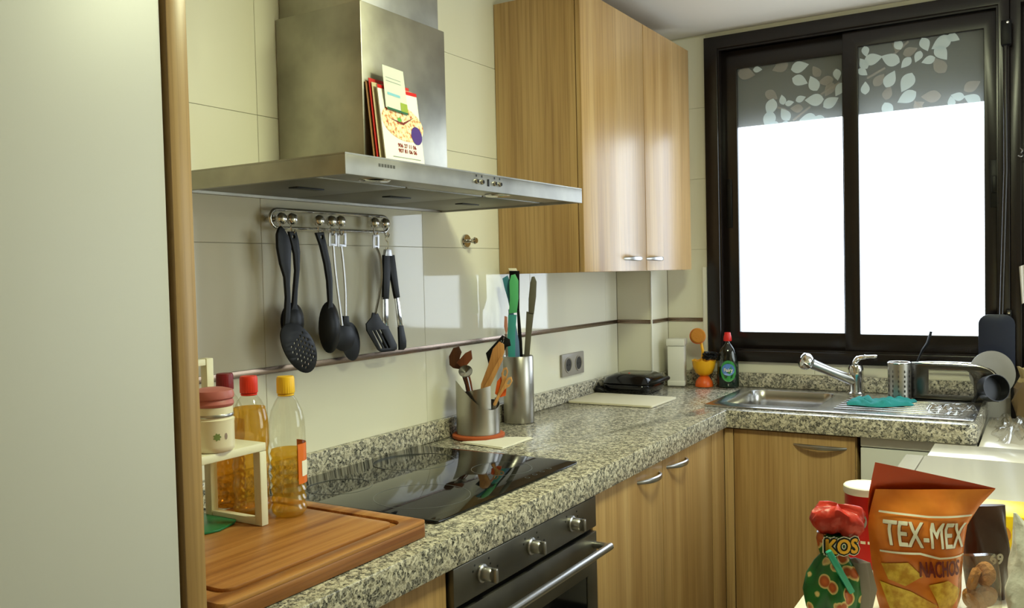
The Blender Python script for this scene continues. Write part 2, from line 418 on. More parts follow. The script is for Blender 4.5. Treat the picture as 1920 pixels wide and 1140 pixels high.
# ================================================================== WORKTOP
DX, DY, XE = .606, -.63, 1.363
outl = [(.003, -2.8), (DX, -2.8), (DX, DY), (XE-.045, DY)]
outl += [(XE-.045+.045*math.sin(a), DY+.045-.045*math.cos(a)) for a in (.3, .6, .9, 1.2, 1.5)]
outl += [(XE, -.003), (PX+.003, -.003), (PX+.003, PY-.003), (.003, PY-.003)]
BX0, BX1, BY0, BY1 = .556, .872, -.505, -.135
wt = thing('worktop', 'L shaped speckled grey granite worktop along both walls', 'worktop', (.3, -1.4, .84))
mk('slab', *plate([outl, rrect(BX0-.004, BX1+.004, BY0-.004, BY1+.004, .05)], .06, (0, 0, .87), XY, .003), GRANITE, wt, angle=30)
box('upstand', .001, .022, -2.8, PY-.004, .901, .957, GRANITE, wt, .001)
box('upstand', .001, PX, PY-.022, PY-.002, .901, .957, GRANITE, wt, .001)
box('upstand', PX+.001, PX+.02, PY, -.022, .901, .957, GRANITE, wt, .001)
box('upstand', PX+.001, 1.363, -.022, -.001, .901, .957, GRANITE, wt, .001)

# ================================================================== BASE CABINETS
def bow(p0, p1, out, r, lift, n=14):
    p0 = Vector(p0); p1 = Vector(p1); out = Vector(out)
    path = [p0+(p1-p0)*(k/n)+out*(lift*math.sin(PI*k/n)**.7) for k in range(n+1)]
    return tube(path, [r*(.55+.45*math.sin(PI*k/n)) for k in range(n+1)], 8, flat=1.5)
def cab_x(name, label, y0, y1, splits, handles):
    t = thing(name, label, 'cabinet', (.3, (y0+y1)/2, 0))
    box('body', .03, .566, y0+.001, y1-.001, .1, .836, OAK, t, .001)
    box('plinth', .06, .54, y0, y1, 0, .099, mat('plinth_oak', (120, 86, 56), .6), t, 0)
    for a, b, h in zip(splits[:-1], splits[1:], handles):
        d = box('door', .571, .59, a+.0015, b-.0015, .105, .834, OAK, t, .0012)
        if h: mk('handle', *bow((.588, h[0], h[2]), (.588, h[1], h[2]-.004), (1, 0, 0), .0055, .028), SATIN, d)
    return t
cab_x('base_cabinet', 'oak two door base cabinet between oven and corner', -1.636, -.74, [-1.636, -1.176, -.74], [(-1.36, -1.20, .806), (-1.145, -.985, .806)])
cab_x('base_cabinet', 'oak base cabinet between tall end panel and oven', -2.798, -2.246, [-2.798, -2.246], [None])
t = thing('corner_filler', 'narrow oak corner filler where the base cabinets meet', 'cabinet panel', (.58, -.66, 0))
box('filler_panel', .571, .59, -.737, -.612, .105, .834, OAK, t, .001)
box('filler_panel', .5905, .621, -.61, -.592, .105, .834, OAK, t, .001)
t = thing('sink_cabinet', 'oak single door base cabinet under the sink', 'cabinet', (.82, -.3, 0))
box('side_panel', .625, .641, -.588, -.03, .1, .836, OAK, t, .001); box('side_panel', 1.002, 1.018, -.588, -.03, .1, .836, OAK, t, .001)
box('bottom_panel', .641, 1.002, -.588, -.03, .1, .116, OAK, t, .001)
box('plinth', .625, 1.018, -.54, -.1, 0, .099, mat('plinth_oak', (120, 86, 56), .6), t, 0)
d = box('door', .6245, 1.0155, -.61, -.591, .105, .834, OAK, t, .0012)
mk('handle', *bow((.825, -.608, .797), (.99, -.608, .795), (0, -1, 0), .0055, .026), SATIN, d)

# ------------------------------------------------------------------ dishwasher
t = thing('dishwasher', 'white dishwasher under the end of the granite worktop', 'dishwasher', (1.2, -.3, 0))
box('body', 1.035, 1.34, -.565, -.03, .02, .835, mat('dishwasher_body', (40, 40, 42), .6), t, .002)
box('control_panel', 1.031, 1.36, -.60, -.57, .8055, .836, APPL, t, .002)
box('door', 1.031, 1.36, -.60, -.57, .12, .802, APPL, t, .002)
box('plinth', 1.04, 1.34, -.53, -.1, .0, .018, BLACK, t, 0)

# ------------------------------------------------------------------ oven
OY0, OY1 = -2.241, -1.641
t = thing('built_in_oven', 'built in stainless steel oven with three knobs below the hob', 'oven', (.3, -1.94, .1))
box('body', .05, .58, OY0+.004, OY1-.004, .20, .828, DARKIN, t, 0)
box('drawer_front', .575, .6, OY0, OY1, .105, .195, OAK, t, .001)
cp = box('control_panel', .581, .603, OY0, OY1, .764, .838, STEEL_O, t, .002)
for y in (-2.147, -1.957, -1.77):
    M = Matrix.Translation((.603, y, .803)) @ Matrix.Rotation(PI/2, 4, 'Y')
    k = mk('knob', *tf(lathe([(.018, 0), (.018, .004), (.0145, .006), (.0135, .022), (.011, .025), (0.001, .025)], seg=24), M), SATIN, t)
    mk('knob_grip', *boxg(.625, .640, y-.0045, y+.0045, .789, .817, .003), SATIN, k)
    for j, (dy, dz) in enumerate(((-.03, .012), (-.024, .022), (.026, .022), (.031, .01))):
        box('dial_mark', .6030, .6034, y+dy-.002, y+dy+.002, .803+dz-.002, .803+dz+.002, BLACK, cp, 0)
    box('dial_mark', .6030, .6034, y+.055, y+.059, .798, .802, BLACK, cp, 0)
fl = [(OY0, .2), (OY1, .2), (OY1, .752), (OY0, .752)]
od = mk('oven_door', *plate([fl, [(OY0+.05, .25), (OY1-.05, .25), (OY1-.05, .655), (OY0+.05, .655)]], .022, (.592, 0, 0), YZ, .0015), STEEL_O, t)
box('door_glass', .585, .600, OY0+.045, OY1-.045, .245, .66, OVENGLASS, od, 0)
hb = [(.602, OY0+.03, .722), (.632, OY0+.03, .722), (.642, OY0+.045, .722), (.643, OY0+.07, .722), (.643, OY1-.05, .722), (.642, OY1-.028, .722), (.632, OY1-.015, .722), (.602, OY1-.015, .722)]
mk('door_handle', *tube(spline(hb, 5), .009, 12), SATIN, od)

# ------------------------------------------------------------------ ceramic hob
t = thing('ceramic_hob', 'black ceramic glass hob set into the granite worktop', 'hob', (.28, -1.9, .9))
HX0, HX1, HY0, HY1 = .03, .532, -2.195, -1.59
mk('glass', *plate([rrect(HX0, HX1, HY0, HY1, .012)], .0055, (0, 0, .9032), XY, .0015), HOB, t)
def ring(cx, cy, r, wd=.0012): return plate([circ(cx, cy, r, 48), circ(cx, cy, r-wd, 48)], .0003, (0, 0, .9062), XY)
for cx, cy, r in ((.385, -2.045, .105), (.16, -2.06, .075), (.15, -1.77, .105), (.40, -1.745, .075)):
    mk('burner_ring', *ring(cx, cy, r), RING, t)
for k in range(4): mk('touch_mark', *ring(.505, -1.80+.035*k, .006, .001), RING, t)

# ================================================================== HOOD
HZT, HZB = 1.606, 1.567
Hy0, Hy1, Hx = -2.3555, -1.4223, .472
t = thing('cooker_hood', 'stainless steel chimney cooker hood on the tiled wall', 'cooker hood', (.2, -1.889, HZB))
# canopy: steel tray open below
ca = mk('canopy', *plate([[(.002, Hy0), (Hx, Hy0), (Hx, Hy1), (.002, Hy1)]], .003, (0, 0, HZT-.0015), XY), STEEL_H, t)
mk('canopy_skirt', *plate([[(.002, Hy0), (Hx, Hy0), (Hx, Hy1), (.002, Hy1)], [(.012, Hy0+.012), (Hx-.012, Hy0+.012), (Hx-.012, Hy1-.012), (.012, Hy1-.012)]], HZT-HZB-.003, (0, 0, (HZT+HZB)/2-.0015), XY, .0008), STEEL_H, t, angle=25)
for k in range(3):
    a = Hy0+.02+k*.2993; b = a+.2953
    f = box('grease_filter', .03, .36, a, b, HZB+.004, HZB+.012, FILTER, t, .002)
    box('filter_latch', .20, .225, (a+b)/2-.04, (a+b)/2+.04, HZB+.0015, HZB+.0045, BLACK, f, .001)
box('light_strip', .365, Hx-.016, Hy0+.02, Hy1-.02, HZB+.006, HZB+.014, STEEL_H, t, .001)
for y in (Hy0+.15, Hy1-.33):
    mk('spot_lamp', *lathe([(.028, 0), (.032, .003), (.032, .006), (.001, .006)], (.412, y, HZB+.001), 24), CHROME, t)
ch = mk('chimney', *boxg(.002, .261, -2.058, -1.744, HZT+.0005, 1.987, .002), STEEL_V, t)
box('chimney_extension', .002, .253, -2.045, -1.757, 1.9875, ZC-.004, STEEL_V, t, .002)
for k, y in enumerate((-1.934, -1.912, -1.86, -1.838)):
    M = Matrix.Translation((Hx, y, 1.586)) @ Matrix.Rotation(PI/2, 4, 'Y')
    mk('push_button', *tf(lathe([(.0055, 0), (.0055, .003), (.004, .005), (.0005, .005)], seg=16), M), CHROME, t)
    box('button_mark', Hx, Hx+.0004, y-.002, y+.002, 1.596, 1.601, BLACK, t, 0)
box('indicator', Hx, Hx+.0015, -1.889, -1.883, 1.578, 1.594, BLACK, t, .0005)
# tiny engraved maker's mark, too small to read
for k in range(6): box('maker_mark', Hx, Hx+.0003, -2.264+k*.0085, -2.258+k*.0085, 1.588, 1.594, mat('engraving', (70, 68, 64), .6), t, 0)

# ================================================================== UPPER CABINET
UY0, UYD, UY1, UX, UZ0, UZ1 = -1.0986, -.6015, -.1374, .3134, 1.3805, 2.2583
t = thing('wall_cabinet', 'oak two door wall cabinet beside the cooker hood', 'cabinet', (.16, -.65, UZ0))
fx = UX-.02
mk('body', *plate([[(.002, UY0), (fx, UY0), (fx, UY1), (PX+.004, UY1), (PX+.004, PY-.005), (.002, PY-.005)]], UZ1-UZ0, (0, 0, (UZ0+UZ1)/2), XY, .0008), OAK, t, angle=20)
for a, b, h0, h1 in ((UY0+.001, UYD-.0018, -.80, -.655), (UYD+.0018, UY1-.001, -.60, -.455)):
    d = box('door', fx+.003, UX, a, b, UZ0+.001, UZ1-.001, OAK, t, .0012)
    mk('handle', *bow((UX-.002, h0, 1.424), (UX-.002, h1, 1.424), (1, 0, 0), .0055, .024), SATIN, d)

# ================================================================== WINDOW
win = thing('window_1', 'dark bronze aluminium sliding window with leaf patterned frosted panes', 'window', (.88, 0, WZ0), kind='structure')
def frame(x0, x1, z0, z1, l, r, b, tp, y0, y1, bev=.002):
    return plate([[(x0, z0), (x1, z0), (x1, z1), (x0, z1)], [(x0+l, z0+b), (x1-r, z0+b), (x1-r, z1-tp), (x0+l, z1-tp)]], y1-y0, (0, (y0+y1)/2, 0), XZ, bev)
mk('frame', *frame(WX0, WX1, WZ0, WZ1, .055, .035, .045, .05, -.02, .085, .003), ALU, win, angle=25)
mk('track_rib', *frame(WX0+.05, WX1-.03, WZ0+.04, WZ1-.045, .01, .01, .012, .012, -.01, -.004, 0), ALU, win)
def corner(px, py, yy): p = on(px, py, 1, yy); return p.x, p.z
YL, YR = .05, .018
gl = [corner(1385, 128, YL), corner(1581, 104, YL), corner(1387, 620, YL), corner(1583, 626, YL)]
gr = [corner(1612, 90, YR), corner(1846, 53, YR), corner(1612, 626, YR), corner(1846, 630, YR)]
LX0, LX1, LZ0, LZ1 = (gl[0][0]+gl[2][0])/2, (gl[1][0]+gl[3][0])/2, (gl[2][1]+gl[3][1])/2, (gl[0][1]+gl[1][1])/2
RX0, RX1, RZ0, RZ1 = (gr[0][0]+gr[2][0])/2, (gr[1][0]+gr[3][0])/2, (gr[2][1]+gr[3][1])/2, (gr[0][1]+gr[1][1])/2
def sash(x0, x1, z0, z1, l, r, b, tp, yc):
    s = mk('sash', *frame(x0-l, x1+r, z0-b, z1+tp, l, r, b, tp, yc-.014, yc+.014, .002), ALU, win, angle=25)
    p = box('pane', x0-.004, x1+.004, yc-.002, yc+.002, z0-.004, z1+.004, FROST, s, 0)
    return s
sl = sash(LX0, LX1, LZ0, LZ1, .075, .055, .085, .075, YL)
sr = sash(RX0, RX1, RZ0, RZ1, .055, WX1-.034-RX1, .085, .06, YR)
def leaf_out(s, a, n=9):
    pts = []
    for k in range(n+1):
        u = k/n; pts.append((s*(-1+2*u), s*.68*math.sin(PI*u**.75)**1.0))
    for k in range(n-1, 0, -1):
        u = k/n; pts.append((s*(-1+2*u), -s*.62*math.sin(PI*u**.75)**1.0))
    c, q = math.cos(a), math.sin(a); return [(x*c-y*q, x*q+y*c) for x, y in pts]
def leaves(s, yy, data, m, x0, x1, z0, z1, dy):
    for i, (cx, cy, r) in enumerate(data):
        p = on(1300+cx*.3229, cy*.3229, 1, yy); sz = r*.3229/(FPX/((p-CP).dot(CF)))
        lo = [(min(max(p.x+u, x0), x1), min(max(p.z+v, z0), z1)) for u, v in leaf_out(sz*1.08, (i*2.4+r) % 6.28)]
        if max(q[0] for q in lo)-min(q[0] for q in lo) < .01: continue
        mk('leaf', *plate([lo], .0006, (0, yy-.0028-dy, 0), XZ, weld=False), m, s, smooth=False)
LW = [(375,405,25),(620,390,48),(620,470,45),(700,485,45),(703,580,50),(800,595,45),(850,520,40),(835,435,32),(450,625,48),(440,700,52),(520,580,28),(560,600,24),(625,575,28),(535,665,40),(665,690,45),(530,725,30),(480,730,30),(740,705,40)]
LG = [(310,430,50),(505,390,45),(715,415,35),(770,470,40),(455,555,40),(600,630,35),(790,520,40)]
RW = [(1000,300,30),(1045,345,48),(990,370,35),(1145,345,52),(1145,460,48),(1240,480,55),(1240,565,52),(1000,512,35),(1235,365,35),(1345,260,40),(1440,250,55),(1440,310,48),(1305,330,32),(1365,350,35),(1510,220,35),(1190,255,35),(985,420,30),(1500,590,30),(1535,560,35),(1620,575,45),(1130,640,45)]
RG = [(1260,300,38),(1430,380,50),(1080,465,40),(1130,540,38),(1380,560,50),(1620,500,45),(1310,610,30)]
leaves(sl, YL, LG, LEAFG, LX0, LX1, LZ0, LZ1, 0); leaves(sl, YL, LW, LEAFW, LX0, LX1, LZ0, LZ1, .0008)
leaves(sr, YR, RG, LEAFG, RX0, RX1, RZ0, RZ1, 0); leaves(sr, YR, RW, LEAFW, RX0, RX1, RZ0, RZ1, .0008)
def stem(s, yy, a, b):
    p, q = on(1300+a[0]*.3229, a[1]*.3229, 1, yy), on(1300+b[0]*.3229, b[1]*.3229, 1, yy)
    dx, dz = q.x-p.x, q.z-p.z; l = math.hypot(dx, dz); nx, nz = -dz/l*.004, dx/l*.004
    mk('stem', *plate([[(p.x-nx, p.z-nz), (q.x-nx, q.z-nz), (q.x+nx, q.z+nz), (p.x+nx, p.z+nz)]], .0005, (0, yy-.0024, 0), XZ, weld=False), LEAFG, s, smooth=False)
for a, b in (((740, 550), (850, 480)), ((580, 700), (680, 620)), ((540, 640), (480, 620))): stem(sl, YL, a, b)
for a, b in (((1010, 455), (1115, 395)), ((1150, 330), (1250, 240)), ((1285, 590), (1345, 640)), ((1180, 300), (1160, 250))): stem(sr, YR, a, b)
for yy, s, px in ((YR, sr, 1865),):
    a = on(px-9, 300, 1, yy-.015); b = on(px+8, 388, 1, yy-.015)
    lt = box('latch', a.x, b.x, yy-.022, yy-.0142, b.z, a.z, BLACK, s, .002)
    box('latch_pull', a.x+.006, b.x-.006, yy-.028, yy-.0225, b.z+.05, b.z+.11, BLACK, s, .002)
a = on(1352, 340, 1, YL-.015)
box('latch', LX0-.045, LX0-.025, YL-.022, YL-.0142, 1.55, 1.75, BLACK, sl, .002)
# roller shutter outside, partly lowered
sh = thing('roller_shutter', 'partly lowered outside roller shutter behind the window panes', 'shutter', (.9, .13, 1.97))
for k in range(9):
    z = 1.968+k*.045; box('slat', .30, 1.50, .092, .104, z, z+.0449, SHUT, sh, 0)

# second window, in the wall facing the hood
w2 = thing('window_2', 'dark framed two pane window in the wall facing the hood', 'window', (2.62, -.75, QZ0), kind='structure')
mk('frame', *plate([[(QY0, QZ0), (QY1, QZ0), (QY1, QZ1), (QY0, QZ1)], [(QY0+.05, QZ0+.05), (-.775, QZ0+.05), (-.775, QZ1-.05), (QY0+.05, QZ1-.05)], [(-.725, QZ0+.05), (QY1-.05, QZ0+.05), (QY1-.05, QZ1-.05), (-.725, QZ1-.05)]], .05, (2.64, 0, 0), YZ, .002), ALU, w2)
for a, b in ((QY0+.05, -.775), (-.725, QY1-.05)): box('pane', 2.638, 2.642, a, b, QZ0+.05, QZ1-.05, PETCLEAR, w2, 0)

# dark balcony door right of the window, with its locking rod
dr = thing('door_1', 'dark bronze aluminium balcony door right of the window', 'door', (1.86, 0, 0), kind='structure')
mk('door_frame', *frame(1.43, 2.298, 0, WZ1-.002, .035, .05, .05, .05, -.01, .07, .003), ALU, dr, angle=25)
box('door_panel', 1.46, 2.252, .01, .04, .045, 2.284, ALU, dr, .002)
box('rail', 1.47, 2.24, -.004, .009, 1.0, 1.08, ALU, dr, .002)
lr = thing('locking_rod', 'dark vertical locking rod on the window jamb', 'locking rod', (1.43, -.03, 1.15))
mk('rod', *tube([(1.418, -.033, 2.16), (1.418, -.036, 1.7), (1.403, -.036, 1.19)], .007, 10), ALU, lr)
box('bracket', 1.405, 1.437, -.05, -.021, 2.13, 2.215, BLACK, lr, .004)
box('bracket', 1.418, 1.434, -.04, -.021, 1.17, 1.215, BLACK, lr, .003)
for z in (2.205, 1.205): mk('screw', *tf(lathe([(.005, 0), (.004, .002), (.0005, .0025)], seg=12), Matrix.Translation((1.426, -.05 if z > 2 else -.0402, z)) @ Matrix.Rotation(PI/2, 4, 'X')), CHROME, lr)
mk('wall_hook', *tube(spline([(1.462, -.012, 1.775), (1.468, -.018, 1.765), (1.464, -.02, 1.757), (1.470, -.03, 1.75), (1.464, -.04, 1.743), (1.456, -.035, 1.748)], 6), .0022, 8), SATIN, None, label='small bent wire hook on the dark balcony door', cat='hook')

# ================================================================== SINK, TAP AND WHAT LIES ROUND THEM
SX0, SX1, SY0, SY1 = .506, 1.352, -.578, -.088
t = thing('kitchen_sink', 'stainless steel inset sink with bowl and draining board', 'sink', (.93, -.33, .9))
mk('rim', *plate([rrect(SX0, SX1, SY0, SY1, .02), rrect(BX0, BX1, BY0, BY1, .05)], .005, (0, 0, .9033), XY, .0015), STEEL_S, t)
rings = []
for z, ins, r in ((.906, -.002, .052), (.902, .002, .05), (.86, .004, .05), (.79, .008, .05), (.752, .016, .05), (.742, .035, .045), (.74, .07, .04)):
    rings.append([(x, y, z) for x, y in rrect(BX0+ins, BX1-ins, BY0+ins, BY1-ins, r, 6)])
mk('bowl', *loft(rings + [[(.714+(x-.714)*.1, -.32+(y+.32)*.1, .738) for x, y, z in rings[-1]]], cap=False), STEEL_S, t, angle=60)
mk('drain', *lathe([(.04, 0), (.042, .003), (.03, .004), (.001, .002)], (.714, -.32, .741)), CHROME, t)
for k in range(7): box('drain_ridge', .93, 1.31, -.50+k*.042, -.486+k*.042, .9058, .9085, STEEL_S, t, .0012)

t = thing('mixer_tap', 'chrome mixer tap with pull out spout beside the sink bowl', 'tap', (.935, -.125, .906))
mk('body', *lathe([(.03, 0), (.03, .006), (.024, .01), (.023, .05), (.027, .07), (.027, .095), (.022, .108), (.008, .112), (.001, .112)], (.935, -.125, .906)), CHROME, t)
pb = Vector((.93, -.13, .955)); pe = Vector((.795, -.225, 1.026))
dv = (pe-pb).normalized()
mk('spout', *tube([pb, pb+dv*.05, pb+dv*.11, pe-dv*.02, pe], [.019, .0185, .017, .018, .02], 16), SATIN, t)
mk('spray_head', *tube([pe-dv*.004, pe+dv*.006, pe+dv*.02, pe+dv*.034, pe+dv*.04], [.02, .029, .032, .028, .016], 20), CHROME, t)
mk('lever', *tube(spline([(.934, -.125, 1.012), (.936, -.127, 1.03), (.95, -.13, 1.043), (.975, -.135, 1.047), (1.012, -.14, 1.05)], 5), [.021]*5+[.018]*5+[.014]*5+[.010]*5+[.006], 12, flat=.6), CHROME, t)

# perforated cutlery drainer
c0 = Vector((1.097, -.224, .9085))
t = thing('cutlery_drainer', 'perforated steel cutlery cylinder standing on the draining board', 'cutlery drainer', c0)
seg = 48; V = []; F = []; R0 = .038; Hh = .13
hz = [0, .012]+[.012+.0085*k for k in range(1, 13)]+[Hh]
for z in hz:
    for k in range(seg): V.append(c0+Vector((R0*math.cos(2*PI*k/seg), R0*math.sin(2*PI*k/seg), z)))
for i in range(len(hz)-1):
    for k in range(seg):
        if 1 <= i <= 11 and i % 2 == 1 and k % 4 == 0: continue
        F.append([i*seg+k, i*seg+(k+1) % seg, (i+1)*seg+(k+1) % seg, (i+1)*seg+k])
mk('perforated_wall', V, F, STEEL_C, t, angle=60)
mk('rim_ring', *tube([c0+Vector((R0*math.cos(a*PI/16), R0*math.sin(a*PI/16), Hh)) for a in range(32)], .0025, 8, True), CHROME, t)
mk('base_disc', *lathe([(.037, 0), (.037, .002), (.001, .002)], c0), STEEL_C, t)

# teal cloth bundled in front of the drainer
def clothf(u, v):
    x = .955+u*.195+.008*math.sin(v*9); y = -.45+v*.12+.02*math.sin(u*7+1)+u*.06
    e = min(u, 1-u, v, 1-v)
    z = .911+.028*min(1, e*6)**.6*(.6+.3*math.sin(u*17+v*9)*math.sin(v*12+u*5)+.15*math.sin(u*40+v*20))*.85
    return (x, y, z)
V, F = grid(34, 22, clothf); n = len(V)
mk('dish_cloth', V+[v-Vector((0, 0, .0015)) for v in V], F+[[i+n for i in f[::-1]] for f in F], TEAL, None, angle=80, label='bunched teal dish cloth on the steel draining board', cat='cloth')

# dish rack: steel plates with a big rounded opening
t = thing('dish_rack', 'dark steel dish rack with rounded opening on the draining board', 'dish rack', (1.22, -.17, .9085))
DST = mat('dark_steel', (96, 94, 92), .22, metal=1.)
f1 = [(1.118, .9095), (1.40, .9095), (1.40, .985)]+[(1.352+.048*math.cos(a), .985+.042*math.sin(a)) for a in (.4, .8, 1.2, 1.57)]+[(1.118, 1.032)]
hole = [(1.185, .925), (1.325, .925), (1.325, .97)]+[(1.295+.03*math.cos(a), .975+.038*math.sin(a)) for a in (.3, .6, .9, 1.2, 1.57)]+[(1.185, 1.013)]
mk('front_plate', *plate([f1, hole], .0025, (0, -.175, 0), XZ, .0006), DST, t)
mk('back_wire', *tube(spline([(1.121, -.075, .912), (1.121, -.075, 1.0), (1.14, -.075, 1.026), (1.34, -.075, 1.026), (1.39, -.075, 1.0), (1.397, -.075, .912)], 5), .003, 8), CHROME, t)
for z in (.92, 1.026): 
    for x in (1.121, 1.397 if z < 1 else 1.352): mk('cross_bar', *tube([(x, -.174, z), (x, -.076, z)], .003, 8), CHROME, t)
mk('top_wire', *tube(spline([(1.125, -.178, 1.034), (1.16, -.178, 1.035), (1.3, -.178, 1.033), (1.37, -.178, 1.02), (1.402, -.178, .98)], 6), .0025, 8), CHROME, t)
box('drip_tray', 1.13, 1.39, -.172, -.078, .9095, .9125, DST, t, .001)
# things standing in the rack
def disc(c, r, th, ax, tilt=0): 
    M = Matrix.Translation(c) @ Matrix.Rotation(ax, 4, 'Z') @ Matrix.Rotation(PI/2-tilt, 4, 'X')
    return tf(lathe([(.001, -th), (r*.6, -th), (r*.7, -th*.6), (r, .002), (r, .005), (r*.7, 0), (r*.55, -th*.5), (.001, -th*.5)], seg=40), M)
mk('dinner_plate', *disc((1.377, -.125, 1.0), .078, .010, .5, .12), mat('grey_stoneware', (150, 146, 140), .35), None, label='round grey plate standing on edge in the dish rack', cat='plate')
t = thing('saucepan', 'small dark saucepan tilted in the dish rack', 'pan', (1.37, -.21, .91))
mk('pan_body', *tf(lathe([(.001, 0), (.040, 0), (.043, .004), (.045, .05), (.043, .05), (.041, .006), (.001, .004)], seg=32), Matrix.Translation((1.37, -.215, .957)) @ Matrix.Rotation(.6, 4, 'Z') @ Matrix.Rotation(1.35, 4, 'X')), mat('dark_pan', (52, 52, 56), .35, metal=.6), t)
mk('pan_handle', *tube(spline([(1.345, -.235, .95), (1.335, -.245, .93), (1.328, -.25, .915)], 4), .006, 8), BLACK, t)
mk('black_spatula', *tube(spline([(1.128, -.13, .935), (1.14, -.125, 1.02), (1.158, -.115, 1.07), (1.175, -.108, 1.10), (1.186, -.10, 1.14)], 5), [.007]*10+[.010]*11, 8, flat=.5), BLACK, None, label='black utensil handle leaning out of the dish rack', cat='utensil')
mk('cutting_mat', *plate([rrect(1.332, 1.445, .965, 1.20, .035)], .006, (0, -.05, 0), XZ, .0015), mat('navy_plastic', (26, 32, 52), .4), None, label='dark navy cutting mat leaning against the window frame', cat='cutting board')

# crumpled cellophane at the end of the draining board
def crump(cx, cy, z, sx, sy, h, seed, m, label, cat, rot=0):
    rnd = random.Random(seed); ph = [rnd.uniform(0, 6.28) for _ in range(12)]
    def f(u, v):
        x, y = (u-.5)*sx, (v-.5)*sy; e = min(u, 1-u, v, 1-v)*2
        q = abs(math.sin(u*11+ph[0]+2*math.sin(v*5+ph[1])))*.4+abs(math.sin(v*13+ph[2]+2*math.sin(u*6+ph[3])))*.35+abs(math.sin((u+v)*9+ph[4]))*.25
        zz = z+.002+h*q*min(1, e*3+.15)
        c, s = math.cos(rot), math.sin(rot); x += .012*math.sin(v*12+ph[5]); y += .012*math.sin(u*12+ph[6])
        return (cx+x*c-y*s, cy+x*s+y*c, zz)
    V, F = grid(26, 26, f); return mk(cat.replace(' ', '_'), V, F, m, None, angle=25, label=label, cat=cat)
crump(1.285, -.47, .9085, .13, .12, .028, 3, PETFILM, 'crumpled clear cellophane on the draining board end', 'cellophane wrap', .2)

# white table at the right
ZT = .845
t = thing('dining_table', 'glossy white laminate table in front of the dishwasher', 'table', (1.65, -1.7, 0))
box('tabletop', 1.246, 2.05, -2.55, -.862, ZT-.028, ZT, TABLE, t, .0015)
box('edge_strip', 1.198, 1.243, -2.55, -.862, ZT-.028, ZT, TABLE, t, .0015)
box('extension_leaf', 1.252, 2.05, -.856, -.665, ZT-.028, ZT, TABLE, t, .0015)
box('extension_leaf', 1.368, 2.05, -.662, -.10, ZT-.028, ZT, TABLE, t, .0015)
for x, y in ((1.25, -2.5), (2.0, -2.5), (1.45, -.72), (2.0, -.72)): box('leg', x-.02, x+.02, y-.02, y+.02, 0, ZT-.029, WHITE, t, .002)
box('apron', 1.27, 1.98, -2.49, -2.47, ZT-.10, ZT-.029, WHITE, t, .001)
crump(1.475, -.46, ZT, .15, .32, .055, 5, PETFILM, 'crumpled clear plastic bag on the white table end', 'plastic bag', .1)
# brown paper sack by the balcony door
t = thing('paper_sack', 'small brown paper sack on the white table end', 'bag', (1.51, -.20, ZT))
def sack(x, y, z, a): k = 1+.10*math.sin(5*a+z*40)+.06*math.sin(9*a-z*60); return x*k, y*k, z+.004*math.sin(7*a)
mk('sack_body', *lathe([(.001, .001), (.05, .001), (.062, .03), (.066, .08), (.058, .12), (.05, .14)], (1.51, -.20, ZT), 40, fn=sack), mat('kraft_brown', (118, 96, 66), .7), t, angle=30)
mk('sack_neck', *lathe([(.05, .141), (.046, .155), (.054, .185), (.05, .186), (.04, .15)], (1.51, -.20, ZT), 40, fn=sack), mat('kraft_light', (170, 150, 100), .7), t, angle=30)
# white cloth on the balcony door hook
def hang(u, v): return (1.462+.05*(u-.5)*(1-.3*v)+.02, -.03-.008*math.sin(u*14), 1.375-.13*v-.02*abs(u-.5))
V, F = grid(20, 12, hang); n = len(V)
mk('hand_towel', V+[p+Vector((0, .003, 0)) for p in V], F+[[i+n for i in f[::-1]] for f in F], mat('towel_white', (214, 206, 200), .9), None, angle=80, label='pale hand towel hanging on the dark balcony door', cat='towel')

# ================================================================== WALL OF UTENSILS
RY0, RY1, RZ_, RX_ = -2.118, -1.70, 1.521, .028
t = thing('utensil_rail', 'steel utensil rail with round hook knobs below the hood', 'rail', (0, -1.91, RZ_))
lp = []
for k in range(9): a = PI/2+PI*k/8; lp.append((RX_, RY0+.02+.021*math.cos(a), RZ_+.021*math.sin(a)))
for k in range(9): a = -PI/2+PI*k/8; lp.append((RX_, RY1-.02+.021*math.cos(a), RZ_+.021*math.sin(a)))
mk('rail_loop', *tube(lp, .0045, 10, True), CHROME, t)
for y in (RY0+.012, RY1-.012): mk('wall_post', *tube([(.0005, y, RZ_), (RX_-.003, y, RZ_)], .008, 12), CHROME, t)
KN = []
for px, py in ((527, 410), (547, 411), (598, 414), (621, 415), (638, 415), (702, 418), (722, 419)):
    p = on(px, py, 0, .042); KN.append(p)
    M = Matrix.Translation((.03, p.y, p.z)) @ Matrix.Rotation(PI/2, 4, 'Y')
    k = mk('hook_knob', *tf(lathe([(.006, -.006), (.006, .002), (.0125, .006), (.0145, .013), (.012, .020), (.006, .024), (.0005, .0245)], seg=20), M), CHROME, t)
    mk('hook', *tube(spline([(.038, p.y, p.z-.012), (.04, p.y, p.z-.028), (.044, p.y, p.z-.034), (.05, p.y, p.z-.031), (.052, p.y, p.z-.024)], 4), .0017, 6), CHROME, k)
def q2(cx, cy, x): p = on(340+cx*.3125, 370+cy*.3125, 0, x); return (p.y, p.z)
def poly(pts, x): return [q2(a, b, x) for a, b in pts]
